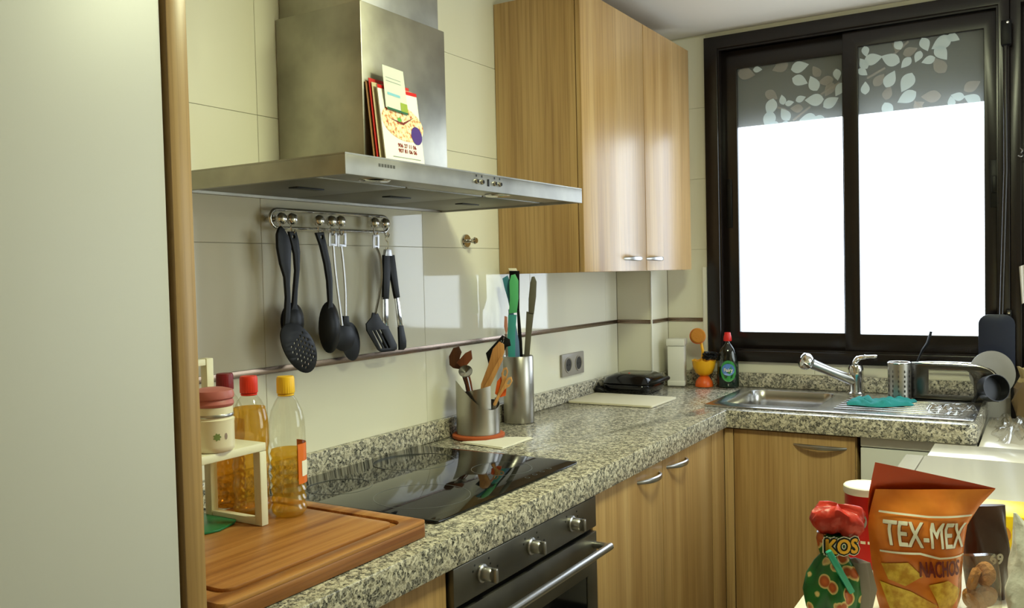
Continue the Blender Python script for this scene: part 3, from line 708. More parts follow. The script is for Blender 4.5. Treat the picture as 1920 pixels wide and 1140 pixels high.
def head(c, a, b, ang, depth, x, rim=.0018, n=32, m=10):
    """an oval spoon bowl, bulging towards the room"""
    V = []; F = []; cs, sn = math.cos(ang), math.sin(ang)
    for side in (0, 1):
        for j in range(m+1):
            r = j/m
            for k in range(n):
                t_ = 2*PI*k/n; u = a*r*math.cos(t_); w_ = b*r*math.sin(t_)
                V.append((x+depth*(1-r*r)-side*rim, c[0]+u*cs-w_*sn, c[1]+u*sn+w_*cs))
    o2 = (m+1)*n
    for j in range(m):
        for k in range(n):
            q = [j*n+k, j*n+(k+1) % n, (j+1)*n+(k+1) % n, (j+1)*n+k]
            F.append(q); F.append([i+o2 for i in q[::-1]])
    for k in range(n): F.append([m*n+k, m*n+(k+1) % n, o2+m*n+(k+1) % n, o2+m*n+k])
    return V, F
GU = 'kitchen utensils hanging from the steel rail'
def put(name, label): return thing(name, label, 'utensil', (.05, 0, 1.2), GU)
# skimmer
t = put('skimmer', 'black perforated skimmer with holes hanging from the rail'); x = .062
mk('handle', *plate([poly([(596,172),(612,190),(640,235),(655,300),(652,430),(648,520),(652,640),(648,720),(640,800),(612,800),(618,700),(624,600),(615,480),(590,400),(572,300),(570,220),(582,182)], x)], .008, (x, 0, 0), YZ, .002), BLACK, t)
cc = q2(697, 905, x); aa = .070; bb = .043; an = -.85
holes = []
for i in range(-3, 4):
    for j in range(-2, 3):
        u = .012+i*.0115; v = j*.0115+(.0057 if i % 2 else 0)
        if ((u)/aa)**2+(v/bb)**2 < .62: holes.append(circ(cc[0]+u*math.cos(an)-v*math.sin(an), cc[1]+u*math.sin(an)+v*math.cos(an), .0030, 8))
mk('head', *plate([circ(cc[0], cc[1], aa, 40, bb, an)]+holes, .003, (x+.003, 0, 0), YZ, .0005, warp=lambda a, b, c: (a, b, c+.008*(1-((a-cc[0])**2+(b-cc[1])**2)/aa**2))), BLACK, t)
# plain spoon
t = put('serving_spoon', 'black nylon serving spoon hanging behind the skimmer'); x = .045
mk('handle', *plate([poly([(640,205),(685,205),(700,260),(708,330),(706,430),(694,560),(690,650),(705,690),(650,690),(664,640),(672,540),(680,440),(672,340),(655,270)], x), circ(*q2(668, 236, x), .0042, 12)], .008, (x, 0, 0), YZ, .002), BLACK, t)
mk('head', *head(q2(676, 745, x), .037, .044, 0, .014, x-.004), BLACK, t)
# ladle spoon C
t = put('large_spoon', 'black nylon spoon with long curved handle and deep oval bowl'); x = .058
mk('handle', *plate([poly([(803,212),(850,208),(868,290),(892,400),(903,500),(903,640),(910,680),(872,680),(880,620),(872,500),(856,400),(830,290)], x), circ(*q2(838, 238, x), .0046, 12)], .008, (x, 0, 0), YZ, .002), BLACK, t)
mk('head', *head(q2(898, 780, x), .037, .063, 0, .02, x-.004), BLACK, t)
# ladle D and spoon E with steel loops
def loop_stem(t, lo, hi, stempts, x):
    mk('handle_loop', *plate([poly([lo, (hi[0], lo[1]), hi, (lo[0], hi[1])], x), poly([(lo[0]+12, lo[1]+14), (hi[0]-12, lo[1]+14), (hi[0]-12, hi[1]-16), (lo[0]+12, hi[1]-16)], x)], .003, (x, 0, 0), YZ, .0006), SATIN, t)
    mk('stem', *tube(spline([(x, *q2(a, b, x)) for a, b in stempts], 4), .0042, 10, flat=.5), SATIN, t)
t = put('soup_ladle', 'steel handled ladle with round black bowl hanging from the rail'); x = .044
loop_stem(t, (884, 213), (932, 293), [(912, 290), (922, 420), (938, 560), (955, 690), (965, 770)], x)
mk('head', *head(q2(985, 842, x), .040, .034, 0, .006, x-.004), BLACK, t)
t = put('tasting_spoon', 'steel handled spoon with pointed black oval bowl'); x = .038
loop_stem(t, (936, 213), (988, 297), [(960, 295), (972, 400), (984, 560), (986, 715)], x)
mk('socket', *plate([poly([(970,712),(1000,712),(1006,775),(968,775)], x)], .008, (x, 0, 0), YZ, .002), BLACK, t)
mk('head', *head(q2(1026, 865, x), .033, .050, .2, .004, x-.004), BLACK, t)
# slotted turner
t = put('slotted_turner', 'slotted black turner with steel handle hanging from the rail'); x = .05
loop_stem(t, (1148, 224), (1186, 305), [(1170, 300), (1193, 360), (1200, 480), (1185, 600), (1163, 700)], x)
sl3 = [poly([(1142+d, 800-d*.15), (1152+d, 800-d*.15), (1208+d*1.0, 905-d*.1), (1196+d, 910-d*.1)], x) for d in (0, 22, 44)]
hl = poly([(1146,692),(1178,696),(1200,740),(1246,790),(1292,885),(1292,910),(1276,922),(1198,930),(1178,915),(1112,800),(1108,758),(1140,720)], x)
mk('head', *plate([hl]+sl3, .004, (x, 0, 0), YZ, .0008), BLACK, t)
# tongs
t = put('serving_tongs', 'black and steel serving tongs hanging from an S hook'); x = .042
mk('s_hook', *tube(spline([(x, *q2(a, b, x)) for a, b in ((1248, 222), (1240, 240), (1226, 236), (1226, 255), (1240, 275), (1236, 320), (1228, 300))], 4), .0016, 6), CHROME, t)
mk('pivot', *plate([poly([(1222,312),(1252,312),(1258,352),(1216,352)], x)], .010, (x, 0, 0), YZ, .001), SATIN, t)
for pts in ([(1210,346),(1246,346),(1250,430),(1240,610),(1208,612)], [(1246,346),(1274,346),(1306,600),(1280,608),(1248,440)]): mk('grip', *plate([poly(pts, x)], .009, (x, 0, 0), YZ, .002), BLACK, t)
for pts in ([(1208,600),(1238,600),(1240,780),(1208,780)], [(1280,600),(1303,598),(1326,775),(1300,778)]): mk('arm', *plate([poly(pts, x)], .004, (x, 0, 0), YZ, .001), CHROME, t)
for pts in ([(1206,770),(1240,770),(1250,850),(1246,905),(1212,905),(1206,840)], [(1300,768),(1328,768),(1346,860),(1346,900),(1330,916),(1306,916)]): mk('tip', *plate([poly(pts, x)], .007, (x, 0, 0), YZ, .002), BLACK, t)
# single knob hook
t = thing('wall_knob_hook', 'single round steel knob hook on the cream tiles', 'hook', (0, -1.294, 1.486))
M = Matrix.Translation((.0005, -1.294, 1.486)) @ Matrix.Rotation(PI/2, 4, 'Y')
mk('rosette', *tf(lathe([(.001, 0), (.0215, 0), (.0215, .006), (.019, .009), (.008, .010), (.001, .0105)], seg=28), M), CHROME, t)
mk('peg', *tf(lathe([(.006, .010), (.005, .024), (.009, .030), (.011, .037), (.008, .043), (.001, .044)], seg=20), M), CHROME, t)
# double socket
t = thing('wall_socket', 'grey double power socket on the cream tiles', 'socket', (0, -.603, .99))
box('plate', .0002, .010, -.693, -.513, .993, 1.077, SOCK, t, .003)
for y in (-.645, -.561):
    M = Matrix.Translation((.0102, y, 1.035)) @ Matrix.Rotation(PI/2, 4, 'Y')
    s = mk('outlet', *tf(lathe([(.0005, .0002), (.024, .0002), (.026, .003), (.029, .003), (.029, .0), (.0005, 0)], seg=28), M), SOCK, t)
    mk('outlet_recess', *tf(lathe([(.0005, .0003), (.0235, .0003), (.0235, .0008), (.0005, .0008)], seg=28), M), SOCKIN, s)
    for dy in (-.009, .009): mk('pin_hole', *tf(lathe([(.003, .0008), (.003, .0012), (.0005, .0012)], seg=10), Matrix.Translation((0, dy, 0)) @ M), BLACK, s)

# ------------------------------------------------------------------ leaflets standing on the hood
def leaflet(name, label, y0, y1, zh, xb, xt, m, tilt=0.0, th=.0012):
    z0 = HZT+.001
    def f(a, b, c): k = (b-z0)/zh; return (a+tilt*(b-z0), b, c+(xt-xb)*k)
    t = thing(name, label, 'leaflet', ((xb+xt)/2, (y0+y1)/2, z0), 'leaflets standing on the cooker hood')
    mk('sheet', *plate([[(y0, z0), (y1, z0), (y1, z0+zh), (y0, z0+zh)]], th, (xb, 0, 0), YZ, warp=f), m, t, smooth=False)
    return t, (lambda y, z, d=.0008: Vector((xb+(xt-xb)*(z-z0)/zh+d+th/2, y+tilt*(z-z0), z)))
for k, (c, y0, h) in enumerate((((150, 110, 70), -2.052, .205), ((196, 40, 34), -2.047, .212), ((212, 196, 160), -2.043, .203))):
    leaflet('leaflet', ['folded brown leaflet at the back of the stack on the hood', 'red topped leaflet in the stack on the hood', 'cream leaflet behind the pizza menu on the hood'][k], y0, y0+.142, h, .286+.005*k, .264+.005*k, mat('leaflet_%d' % k, c, .5), 0.0)
t, P = leaflet('pizza_menu', 'white pizza menu leaflet standing on the cooker hood', -2.038, -1.898, .198, .308, .284, mat('menu_white', (238, 236, 228), .4), 0, .003)
z0 = HZT+.001
def decal(parent, name, pts, m, d, P): mk(name, [P(y, z, d) for y, z in pts], [list(range(len(pts)))], m, parent, smooth=False)
PIZ = mat('pizza_print', (222, 176, 110), .4)
_v = noise(PIZ, (1, 1, 1), 130, 2.0); setc(PIZ, ramp(PIZ, _v.outputs['Color'], [(.34, (176, 70, 44)), (.42, (214, 150, 96)), (.5, (236, 208, 160)), (.62, (244, 232, 206)), (.7, (206, 110, 80))]).outputs[0])
_P = P; P = lambda y, z, d=.0008: _P(y-.012, z+(.022 if z < z0+.15 else 0), d)
decal(t, 'menu_border', [(-2.026, z0+.19), (-1.886, z0+.19), (-1.886, z0+.198), (-2.026, z0+.198)], RED, .0006, P)
decal(t, 'pizza_picture', circ(-1.95, z0+.098, .074, 28, .04, -.1), PIZ, .0006, P)
decal(t, 'pizza_gap', [(-2.0, z0+.105), (-1.95, z0+.094), (-1.905, z0+.118), (-1.95, z0+.1)], mat('pizza_gap', (120, 40, 26), .5), .0009, P)
decal(t, 'basil_leaf', circ(-1.962, z0+.105, .008, 10, .005), mat('basil', (96, 168, 80), .5), .0011, P)
decal(t, 'badge', circ(-1.905, z0+.075, .020, 20, .021), mat('badge_purple', (76, 50, 130), .4), .0012, P)
for k, (s, zz, c) in enumerate((('906 27 11 06', .046, (190, 50, 44)), ('907 81 06 06', .034, (190, 50, 44)))):
    V, F = text(s, .0125, .0003); mk('phone_number', [P(-1.945+v.x, z0+zz+v.y, .0008) for v in V], F, mat('menu_red', c, .5), t, smooth=False)
decal(t, 'small_print', [(-2.0, z0+.018), (-1.90, z0+.018), (-1.90, z0+.02), (-2.0, z0+.02)], mat('print_grey', (150, 156, 150), .5), .0008, P)
# card clipped in front of the menu
cb = Vector((.318, -2.0, HZT+.135))
t = thing('appointment_card', 'small pale card tucked in front of the pizza menu', 'card', cb)
cv = [(.2905, -2.021, HZT+.150), (.2905, -1.943, HZT+.145), (.286, -1.952, HZT+.240), (.286, -2.026, HZT+.243)]
c3 = [Vector(v)+Vector((.0045, 0, 0)) for v in cv]; c4 = [v+Vector((.0008, 0, 0)) for v in c3]
mk('card', c3+c4, [[0, 3, 2, 1], [4, 5, 6, 7], [0, 1, 5, 4], [1, 2, 6, 5], [2, 3, 7, 6], [3, 0, 4, 7]], mat('card_paper', (216, 220, 204), .4), t, smooth=False)
def cpt(u, v): a = c4[0].lerp(c4[1], u); b = c4[3].lerp(c4[2], u); return a.lerp(b, v)+Vector((.0005, 0, 0))
for nm, (u0, u1, v0, v1), c in (('green_patch', (.68, 1, .0, .22), (150, 168, 60)), ('blue_line', (.12, .7, .32, .38), (130, 190, 206)), ('text_line', (.1, .8, .72, .735), (150, 156, 150)), ('text_line', (.1, .8, .64, .655), (150, 156, 150)), ('green_edge', (.05, 1, -.03, .02), (40, 100, 66))):
    mk(nm, [cpt(u0, v0), cpt(u1, v0), cpt(u1, v1), cpt(u0, v1)], [[0, 1, 2, 3]], mat(nm, c, .5), t, smooth=False)

# ================================================================== ON THE WORKTOP, LEFT
def atd(px, py, P0, off=0.):
    v = ray(px, py); return CP + v*((Vector(P0)-CP).dot(CF)+off)
def cpoly(pts, P0, off=0.):
    return [((atd(a, b, P0, off)-Vector(P0)).dot(CAMX), atd(a, b, P0, off).z-P0[2]) for a, b in pts]
def cplate(pts, P0, thick, off=0., bev=0., holes=()):
    P0 = Vector(P0); n = CAMX.cross(Vector((0, 0, 1)))
    return plate([cpoly(pts, P0, off)]+[cpoly(h, P0, off) for h in holes], thick, P0-n*off, CAMAX, bev)
# butcher board with juice groove
bx0, bx1, by0, by1 = .16, .562, -2.735, -2.262
g = join(plate([rrect(bx0, bx1, by0, by1, .012)], .024, (0, 0, .9132), XY, .002),
         plate([rrect(bx0, bx1, by0, by1, .012), rrect(bx0+.03, bx1-.03, by0+.03, by1-.03, .025)], .007, (0, 0, .9282), XY, .001),
         plate([rrect(bx0+.043, bx1-.043, by0+.043, by1-.043, .018)], .007, (0, 0, .9282), XY, .001))
mk('chopping_board', *g, BOARD, None, angle=30, label='thick teak chopping board with juice groove beside the hob', cat='chopping board')
ZB = .932
gp = [on(a, b, 2, ZB) for a, b in ((380, 1004), (412, 997), (440, 983), (446, 972), (410, 966), (380, 966))]
mk('green_scraper', *plate([[(p.x, p.y) for p in gp]], .004, (0, 0, ZB+.0025), XY, .001), GREEN, None, label='thin green plastic sheet lying on the chopping board', cat='scraper')
t = thing('storage_shelf', 'small white metal shelf standing on the chopping board', 'shelf', (.24, -2.6, ZB))
SHW = mat('shelf_white', (226, 222, 198), .35)
sx0, sx1, sy0, sy1 = .165, .318, -2.73, -2.42
box('top', sx0, sx1, sy0, sy1, 1.069, 1.084, SHW, t, .002)
for y in (sy0, sy1-.016):
    for x in (sx0, sx1-.018): box('leg', x, x+.018, y, y+.016, ZB, 1.0685, SHW, t, .0015)
    box('foot_rail', sx0+.0185, sx1-.0185, y+.001, y+.015, ZB, ZB+.013, SHW, t, .001)
for y in (sy0, sy1-.016): box('upper_post', sx0, sx0+.018, y, y+.016, 1.0845, 1.235, SHW, t, .0015)
box('upper_rail', sx0+.001, sx0+.017, sy0+.017, sy1-.017, 1.222, 1.234, SHW, t, .001)
# jar
jc = (.292, -2.515, 1.0845)
t = thing('ceramic_jar', 'cream ceramic jar with pink lid on the small white shelf', 'jar', jc)
mk('jar_body', *lathe([(.001, 0), (.031, 0), (.034, .003), (.035, .01), (.035, .05), (.036, .056), (.0335, .058), (.0335, .078), (.001, .078)], jc, 40), JAR, t)
mk('clasp_band', *lathe([(.0338, .060), (.0345, .061), (.0345, .065), (.0338, .066), (.033, .063)], jc, 40), SATIN, t)
mk('lid', *lathe([(.001, .0785), (.034, .0785), (.036, .083), (.034, .089), (.033, .0905), (.036, .093), (.0365, .099), (.034, .106), (.02, .110), (.001, .111)], jc, 40), PINK, t)
def cyl_patch(c, r, a0, a1, z0_, z1_, n=8): 
    return grid(n, 2, lambda u, v: (c[0]+r*math.cos(a0+(a1-a0)*u), c[1]+r*math.sin(a0+(a1-a0)*u), c[2]+z0_+(z1_-z0_)*v))
A0 = math.atan2(CP.y-jc[1], CP.x-jc[0])
def cyl_decal(c, r, a, pts, z): return [Vector((c[0]+r*math.cos(a+u/r), c[1]+r*math.sin(a+u/r), c[2]+z+v)) for u, v in pts]
for k in range(7):
    an = k*2*PI/7; lo = [(.003*math.cos(an)+u*math.cos(an)-v*math.sin(an), .003*math.sin(an)+u*math.sin(an)+v*math.cos(an)) for u, v in leaf_out(.0045, 0, 4)]
    mk('leaf_print', cyl_decal(jc, .0353, A0+.15, lo, .028), [list(range(len(lo)))], mat('leaf_print', (120, 140, 84), .5), t, smooth=False)
mk('flower_print', cyl_decal(jc, .0353, A0+.6, circ(0, 0, .003, 8, .006), .028), [list(range(8))], mat('flower_print', (150, 130, 120), .5), t, smooth=False)
# oil bottles
def ribs(z0, z1, r, n, d):
    out = []
    for k in range(n*4+1):
        z = z0+(z1-z0)*k/(n*4); out.append((r-d*(.5-.5*math.cos(2*PI*k/4)), z))
    return out
def bottle(name, label, c, capm, oilm, fill, r=.034, H=.265, ribn=7, square=0.):
    t = thing(name, label, 'bottle', c, 'cooking oil bottles on the chopping board')
    def fn(x, y, z, a):
        if z > .17 or not square: return x, y, z
        k = 1+square*(abs(math.cos(2*a+.4))-.5); return x*k, y*k, z
    prof = [(.001, .003), (r*.8, .0), (r*.96, .006)]+ribs(.014, .135, r, ribn, .0036)+[(r, .15), (r*1.0, .165), (r*.97, .18), (r*.86, .2), (r*.62, .218), (.0135, .229), (.013, H-.022), (.001, H-.021)]
    mk('shell', *lathe(prof, c, 40, fn=fn), PETCLEAR, t)
    pin = [(max(a-.0013, .0008), z+.0012) for a, z in prof if z < fill-.002]
    rf = pin[-1][0]
    mk('oil', *lathe(pin+[(rf, fill), (.0006, fill)], c, 40, fn=fn), oilm, t)
    def knurl(x, y, z, a): k = 1+.02*math.cos(24*a); return x*k, y*k, z
    mk('cap', *lathe([(.001, H-.032), (.0162, H-.032), (.0166, H-.03), (.0164, H-.004), (.015, H), (.001, H)], c, 48, fn=knurl), capm, t)
    mk('neck_ring', *lathe([(.0145, H-.037), (.0155, H-.036), (.0155, H-.034), (.0145, H-.033)], c, 32), capm, t)
    return t
yb = (.302, -2.352, ZB)
t = bottle('oil_bottle', 'ribbed clear oil bottle with yellow cap on the chopping board', yb, YCAP, OIL1, .126)
al = math.atan2(CAMX.y, CAMX.x)
mk('orange_label', *cyl_patch(yb, .0348, al-.75, al+1.3, .062, .138), mat('label_orange', (222, 110, 24), .4), t)
mk('white_label_block', *cyl_patch(yb, .0352, al-.5, al+.5, .076, .105), PAPER, t)
bottle('oil_bottle', 'clear oil bottle with bright red cap behind the small shelf', (.228, -2.376, ZB), REDCAP, OIL2, .205, .036, ribn=3, square=.04)
bottle('oil_bottle', 'ribbed oil bottle with dark red cap near the end panel', (.142, -2.36, ZB), DKRED, OIL3, .17, .036, ribn=8)

# ================================================================== UTENSIL AND KNIFE HOLDERS
uc = Vector((.104, -1.40, .9015))
mk('trivet', *lathe([(.001, 0), (.074, 0), (.078, .004), (.078, .010), (.074, .013), (.001, .013)], uc, 40), TERRA, None, label='round terracotta coloured trivet under the utensil holder', cat='trivet')
uh = uc+Vector((0, 0, .0135))
t = thing('utensil_holder', 'brushed steel utensil holder with slanting cut rim', 'utensil holder', uh)
ah = math.atan2(-CAMX.y, -CAMX.x)
def hrim(a): 
    d = (a-ah+PI) % (2*PI)-PI
    return .107+.035*math.cos(d)+.016*math.cos(2*d-.6)
V = []; F = []; seg = 56
for (r, top) in ((.0645, False), (.0645, True), (.0635, True), (.0635, False)):
    for k in range(seg):
        a = 2*PI*k/seg; V.append(uh+Vector((r*math.cos(a), r*math.sin(a), (hrim(a) if top else 0))))
for i in range(3):
    for k in range(seg): F.append([i*seg+k, i*seg+(k+1) % seg, (i+1)*seg+(k+1) % seg, (i+1)*seg+k])
mk('wall', V, F, STEEL_C, t, angle=50)
mk('base', *lathe([(.001, 0), (.064, 0), (.064, .003), (.001, .003)], uh, 40), STEEL_C, t)
# curled tongue of sheet steel across the mouth
tv = grid(14, 3, lambda u, v: uh+CAMX*(-.035+.075*u)+Vector((CF.x, CF.y, 0)).normalized()*(-.052*math.sin(PI*(.25+.5*u))+.0)+Vector((0, 0, .082+.045*v-.012*u*(1-v)+.015*u*v)))
mk('rim_tongue', *tv, STEEL_C, t, angle=60)
GH = 'utensils standing in the slanting steel holder'
def hutil(name, label, cat='utensil'): return thing(name, label, cat, uh+Vector((0, 0, .005)), GH)
def stick(P, pts, rad, off, seg=8, flat=.5): return tube(spline([atd(a, b, P, off) for a, b in pts], 4), rad, seg, flat=flat)
uo = uh+Vector((0, 0, .1))
t = hutil('wooden_spoon', 'dark wooden spoon with rounded head in the steel utensil holder')
mk('spoon', *cplate([(842,668),(850,652),(861,649),(866,660),(862,672),(872,690),(880,720),(892,790),(885,792),(872,722),(862,692),(850,690),(843,684)], uo, .008, .03, .002), DARKWOOD, t)
t = hutil('wooden_scoop', 'square ended brown wooden scoop in the steel utensil holder')
mk('scoop', *cplate([(856,680),(872,662),(884,656),(886,672),(876,684),(884,715),(896,790),(889,790),(874,720),(866,690)], uo, .009, .012, .002), wood('brown_wood', (96, 48, 24), (128, 68, 36), (150, 88, 50)), t)
t = hutil('steel_strainer', 'small shiny steel strainer tilted in the utensil holder')
mk('cup', *tf(lathe([(.001, -.012), (.014, -.01), (.02, 0), (.0205, .004), (.019, .004), (.001, -.006)], seg=24), Matrix.Translation(atd(873, 697, uo, -.01)) @ Matrix.Rotation(.5, 4, 'Z') @ Matrix.Rotation(.9, 4, 'X')), CHROME, t)
mk('strainer_handle', *stick(uo, [(876, 704), (882, 730), (890, 770)], .003, -.006), SATIN, t)
t = hutil('wooden_spatula', 'light wooden spatula leaning right in the utensil holder')
mk('spatula', *cplate([(902,720),(915,686),(924,654),(936,640),(945,645),(946,660),(938,680),(922,712),(905,770),(897,770)], uo, .006, -.008, .002), SPOON, t)
t = hutil('wooden_fork', 'pale wooden stirring stick beside the wooden spatula')
mk('stick', *cplate([(908,724),(926,690),(938,668),(944,672),(932,698),(914,735),(908,775),(901,775)], uo, .006, -.018, .002), SPOON, t)
t = hutil('slotted_server', 'black slotted spatula head above the wooden spatula')
sls = [[(926+4*k, 664-5*k), (929+4*k, 666-5*k), (938+3*k, 645-4*k), (935+3*k, 643-4*k)] for k in range(4)]
mk('server_head', *cplate([(911,662),(942,628),(956,636),(958,648),(950,650),(944,662),(932,676),(916,682)], uo, .004, .018, .001, holes=sls), BLACK, t)
mk('server_handle', *stick(uo, [(930, 676), (922, 705), (910, 770)], .004, .018), BLACK, t)
t = hutil('kitchen_scissors', 'scissors with two cream loop handles and orange grip', 'scissors')
mk('loop', *cplate([(944,690),(950,688),(953,696),(950,708),(945,722),(938,742),(930,760),(926,758),(936,730),(941,712),(940,700)], uo, .006, -.03, .0015, holes=[[(945,694),(949,693),(950,699),(947,706),(944,703)]]), SPOON, t)
mk('loop', *cplate([(952,708),(959,706),(961,714),(956,724),(946,730),(936,745),(928,762),(924,758),(934,738),(944,722),(948,714)], uo, .006, -.037, .0015, holes=[[(953,713),(957,711),(958,715),(954,721),(950,720)]]), SPOON, t)
mk('orange_grip', *cplate([(932,715),(940,705),(942,720),(950,728),(948,742),(938,745),(928,738)], uo, .005, -.022, .0015), ORANGE, t)
mk('blades', *cplate([(928,745),(936,748),(922,790),(916,790)], uo, .003, -.03), SATIN, t)

kc = Vector((.078, -1.122, .9015))
t = thing('knife_holder', 'tall brushed steel cylinder holding kitchen knives', 'knife holder', kc)
mk('cylinder', *lathe([(.001, .0), (.0485, 0), (.0495, .002), (.0495, .213), (.048, .215), (.047, .213), (.047, .01), (.001, .009)], kc, 48), STEEL_C, t)
GK = 'knives standing in the tall steel cylinder'
ko = kc+Vector((0, 0, .2))
def knife(name, label, parts, cat='knife'):
    t = thing(name, label, cat, kc+Vector((0, 0, .012)), GK)
    for nm, pts, th, off, m in parts: mk(nm, *cplate(pts, ko, th, off, min(.002, th*.3)), m, t)
knife('kitchen_knife', 'knife with mint green handle and teal blade in the steel cylinder', [
    ('handle', [(954,588),(956,560),(955,530),(958,516),(966,514),(972,526),(972,560),(969,586)], .016, -.012, MINT),
    ('blade', [(953,590),(969,590),(966,625),(966,680),(950,680),(951,640)], .002, -.012, TEALB)])
knife('kitchen_knife', 'blue grey knife behind the mint handled knife', [
    ('handle', [(942,522),(952,516),(957,530),(958,560),(956,580),(952,560),(946,540)], .012, .006, TEALH),
    ('blade', [(953,580),(962,580),(973,640),(976,685),(958,685)], .002, .006, BLUEG)])
knife('carving_knife', 'long black handled carving knife with pale end cap', [
    ('handle', [(955,508),(974,508),(974,580),(970,580),(955,560)], .014, .022, BLACKG),
    ('end_cap', [(953,503),(968,503),(970,508),(955,508)], .014, .022, PAPER),
    ('blade', [(969,580),(974,580),(979,640),(981,690),(974,690)], .002, .022, BLACK)])
knife('bread_knife', 'olive grey knife leaning right in the steel cylinder', [
    ('handle', [(991,586),(991,560),(994,530),(997,519),(1002,518),(1006,528),(1005,556),(1001,588)], .014, 0, OLIVE),
    ('blade', [(987,584),(1001,586),(996,630),(991,690),(981,690),(985,630)], .003, 0, OLIVE)])
knife('paring_knife', 'small knife with salmon pink handle in the steel cylinder', [
    ('handle', [(946,592),(951,594),(952,618),(949,628),(945,612)], .012, -.02, SALMON),
    ('blade', [(946,626),(951,626),(954,690),(949,690)], .002, -.02, SATIN)])

for k in range(2):
    pts = [(.109+.004*k, -1.503+.003*k), (.262, -1.524+.004*k), (.264-.006*k, -1.35-.004*k), (.196, -1.386), (.168, -1.462)]
    mk('napkin', *plate([pts], .0022, (0, 0, .9028+.0027*k), XY, .0006, warp=lambda a, b, c: (a, b, c+.001*math.sin(a*60+b*40))), PAPER, None, smooth=False, group='folded paper napkins by the hob', label=['lower folded paper napkin beside the hob', 'upper folded paper napkin beside the hob'][k], cat='napkin')

# ================================================================== CORNER OF THE WORKTOP
mk('cutting_board', *plate([rrect(.03, .362, -.695, -.455, .008)], .008, (0, 0, .9052), XY, .0015), HDPE, None, label='flat ivory plastic cutting board near the corner pillar', cat='cutting board')
t = thing('sandwich_toaster', 'black sandwich toaster in the corner by the pillar', 'toaster', (.13, -.33, .9015))
gx0, gx1, gy0, gy1 = .035, .235, -.435, -.215
def rr3(x0, x1, y0, y1, z, r): return [(x, y, z) for x, y in rrect(x0, x1, y0, y1, r, 5)]
mk('lower_shell', *loft([rr3(gx0+.02, gx1-.02, gy0+.02, gy1-.02, .9015, .03), rr3(gx0+.006, gx1-.006, gy0+.006, gy1-.006, .912, .04), rr3(gx0, gx1, gy0, gy1, .935, .04), rr3(gx0+.002, gx1-.002, gy0+.002, gy1-.002, .939, .04)]), BLACKG, t, angle=50)
mk('upper_shell', *loft([rr3(gx0+.002, gx1-.002, gy0+.002, gy1-.002, .941, .04), rr3(gx0, gx1, gy0, gy1, .945, .04), rr3(gx0+.012, gx1-.006, gy0+.012, gy1-.012, .965, .035), rr3(gx0+.04, gx1-.03, gy0+.035, gy1-.035, .978, .03)]), BLACKG, t, angle=50)
mk('grip', *tube(spline([(gx1-.01, -.40, .947), (gx1+.02, -.385, .952), (gx1+.026, -.325, .956), (gx1+.02, -.265, .954), (gx1-.01, -.25, .948)], 5), .008, 10), BLACK, t)
mk('indicator_light', *lathe([(.004, 0), (.003, .002), (.0005, .0025)], (.13, -.36, .978), 10), RED, t)
mk('power_cord', *tube(spline([(.036, -.38, .92), (.028, -.42, .93), (.030, -.435, .945), (.045, -.45, .93), (.075, -.448, .912), (.10, -.452, .906), (.09, -.444, .905), (.065, -.444, .909)], 6), .003, 8), BLACK, t)
mk('plug', *tube([(.028, -.452, .9235), (.034, -.451, .9225), (.05, -.448, .918), (.062, -.446, .912)], [.013, .014, .011, .005], 14), BLACK, t)

t = thing('white_canister', 'tall square white tin canister standing beside the pillar', 'canister', (.222, -.08, .9015))
Mc = Matrix.Translation((.224, -.082, .9015)) @ Matrix.Rotation(.2, 4, 'Z')
mk('body', *tf(boxg(-.034, .034, -.034, .034, 0, .165, .004), Mc), WHITE, t)
mk('lid', *tf(boxg(-.038, .038, -.038, .038, .166, .195, .004), Mc), WHITE, t)
mk('base_band', *tf(boxg(-.0355, .0355, -.0355, .0355, 0.001, .022, .002), Mc), WHITE, t)
ec = Vector((.338, -.078, .9015))
t = thing('brush_holder', 'yellow eggshell cup on orange foot holding a dish brush', 'brush holder', ec)
mk('foot', *lathe([(.001, 0), (.036, 0), (.037, .004), (.033, .022), (.022, .038), (.014, .044), (.001, .044)], ec, 32), ORANGE, t)
def zig(x, y, z, a): return x, y, z+(.006*abs(((a*9/PI) % 2)-1)-.003 if z > .104 else 0)
mk('cup', *lathe([(.001, .044), (.018, .0445), (.034, .056), (.044, .078), (.049, .108), (.0465, .108), (.041, .078), (.03, .058), (.001, .05)], ec, 72, fn=zig), YELLOW, t)
eo = ec+Vector((0, 0, .13))
t = thing('dish_brush', 'round orange dish brush standing in the yellow eggshell cup', 'brush', ec+Vector((0, 0, .06)))
mk('brush_handle', *tube([ec+Vector((-.012, 0, .062)), atd(1318, 660, eo), atd(1314, 640, eo, .004)], .006, 10), YELLOW, t)
bc = atd(1308, 630, eo, -.004); M = Matrix.Translation(bc) @ Matrix.Rotation(.45, 4, 'Z') @ Matrix.Rotation(PI/2-.2, 4, 'X')
mk('brush_head', *tf(lathe([(.001, -.014), (.02, -.014), (.031, -.006), (.033, 0), (.001, .0)], seg=28), M), ORANGE, t)
BR = mat('bristle_ochre', (190, 122, 40), .9); _n = noise(BR, (1, 1, 1), 400, 2); bump(BR, _n.outputs['Fac'], .8, .004)
mk('bristles', *tf(lathe([(.030, .0005), (.031, .012), (.027, .017), (.001, .018)], seg=28), M), BR, t)
V = []; rnd = random.Random(4)
t = thing('scouring_pad', 'black metal scouring pad on the rim of the eggshell cup', 'scourer', ec+Vector((.03, 0, .1)))
pts = []
sc = ec+Vector((.030, -.012, .128))
for k in range(90):
    a = k*2.4; b = k*1.37; pts.append(sc+Vector((.034*math.cos(a)*math.cos(b*.5), .018*math.sin(a), .013*math.sin(b)))+Vector((rnd.uniform(-.004, .004), rnd.uniform(-.004, .004), rnd.uniform(-.003, .003))))
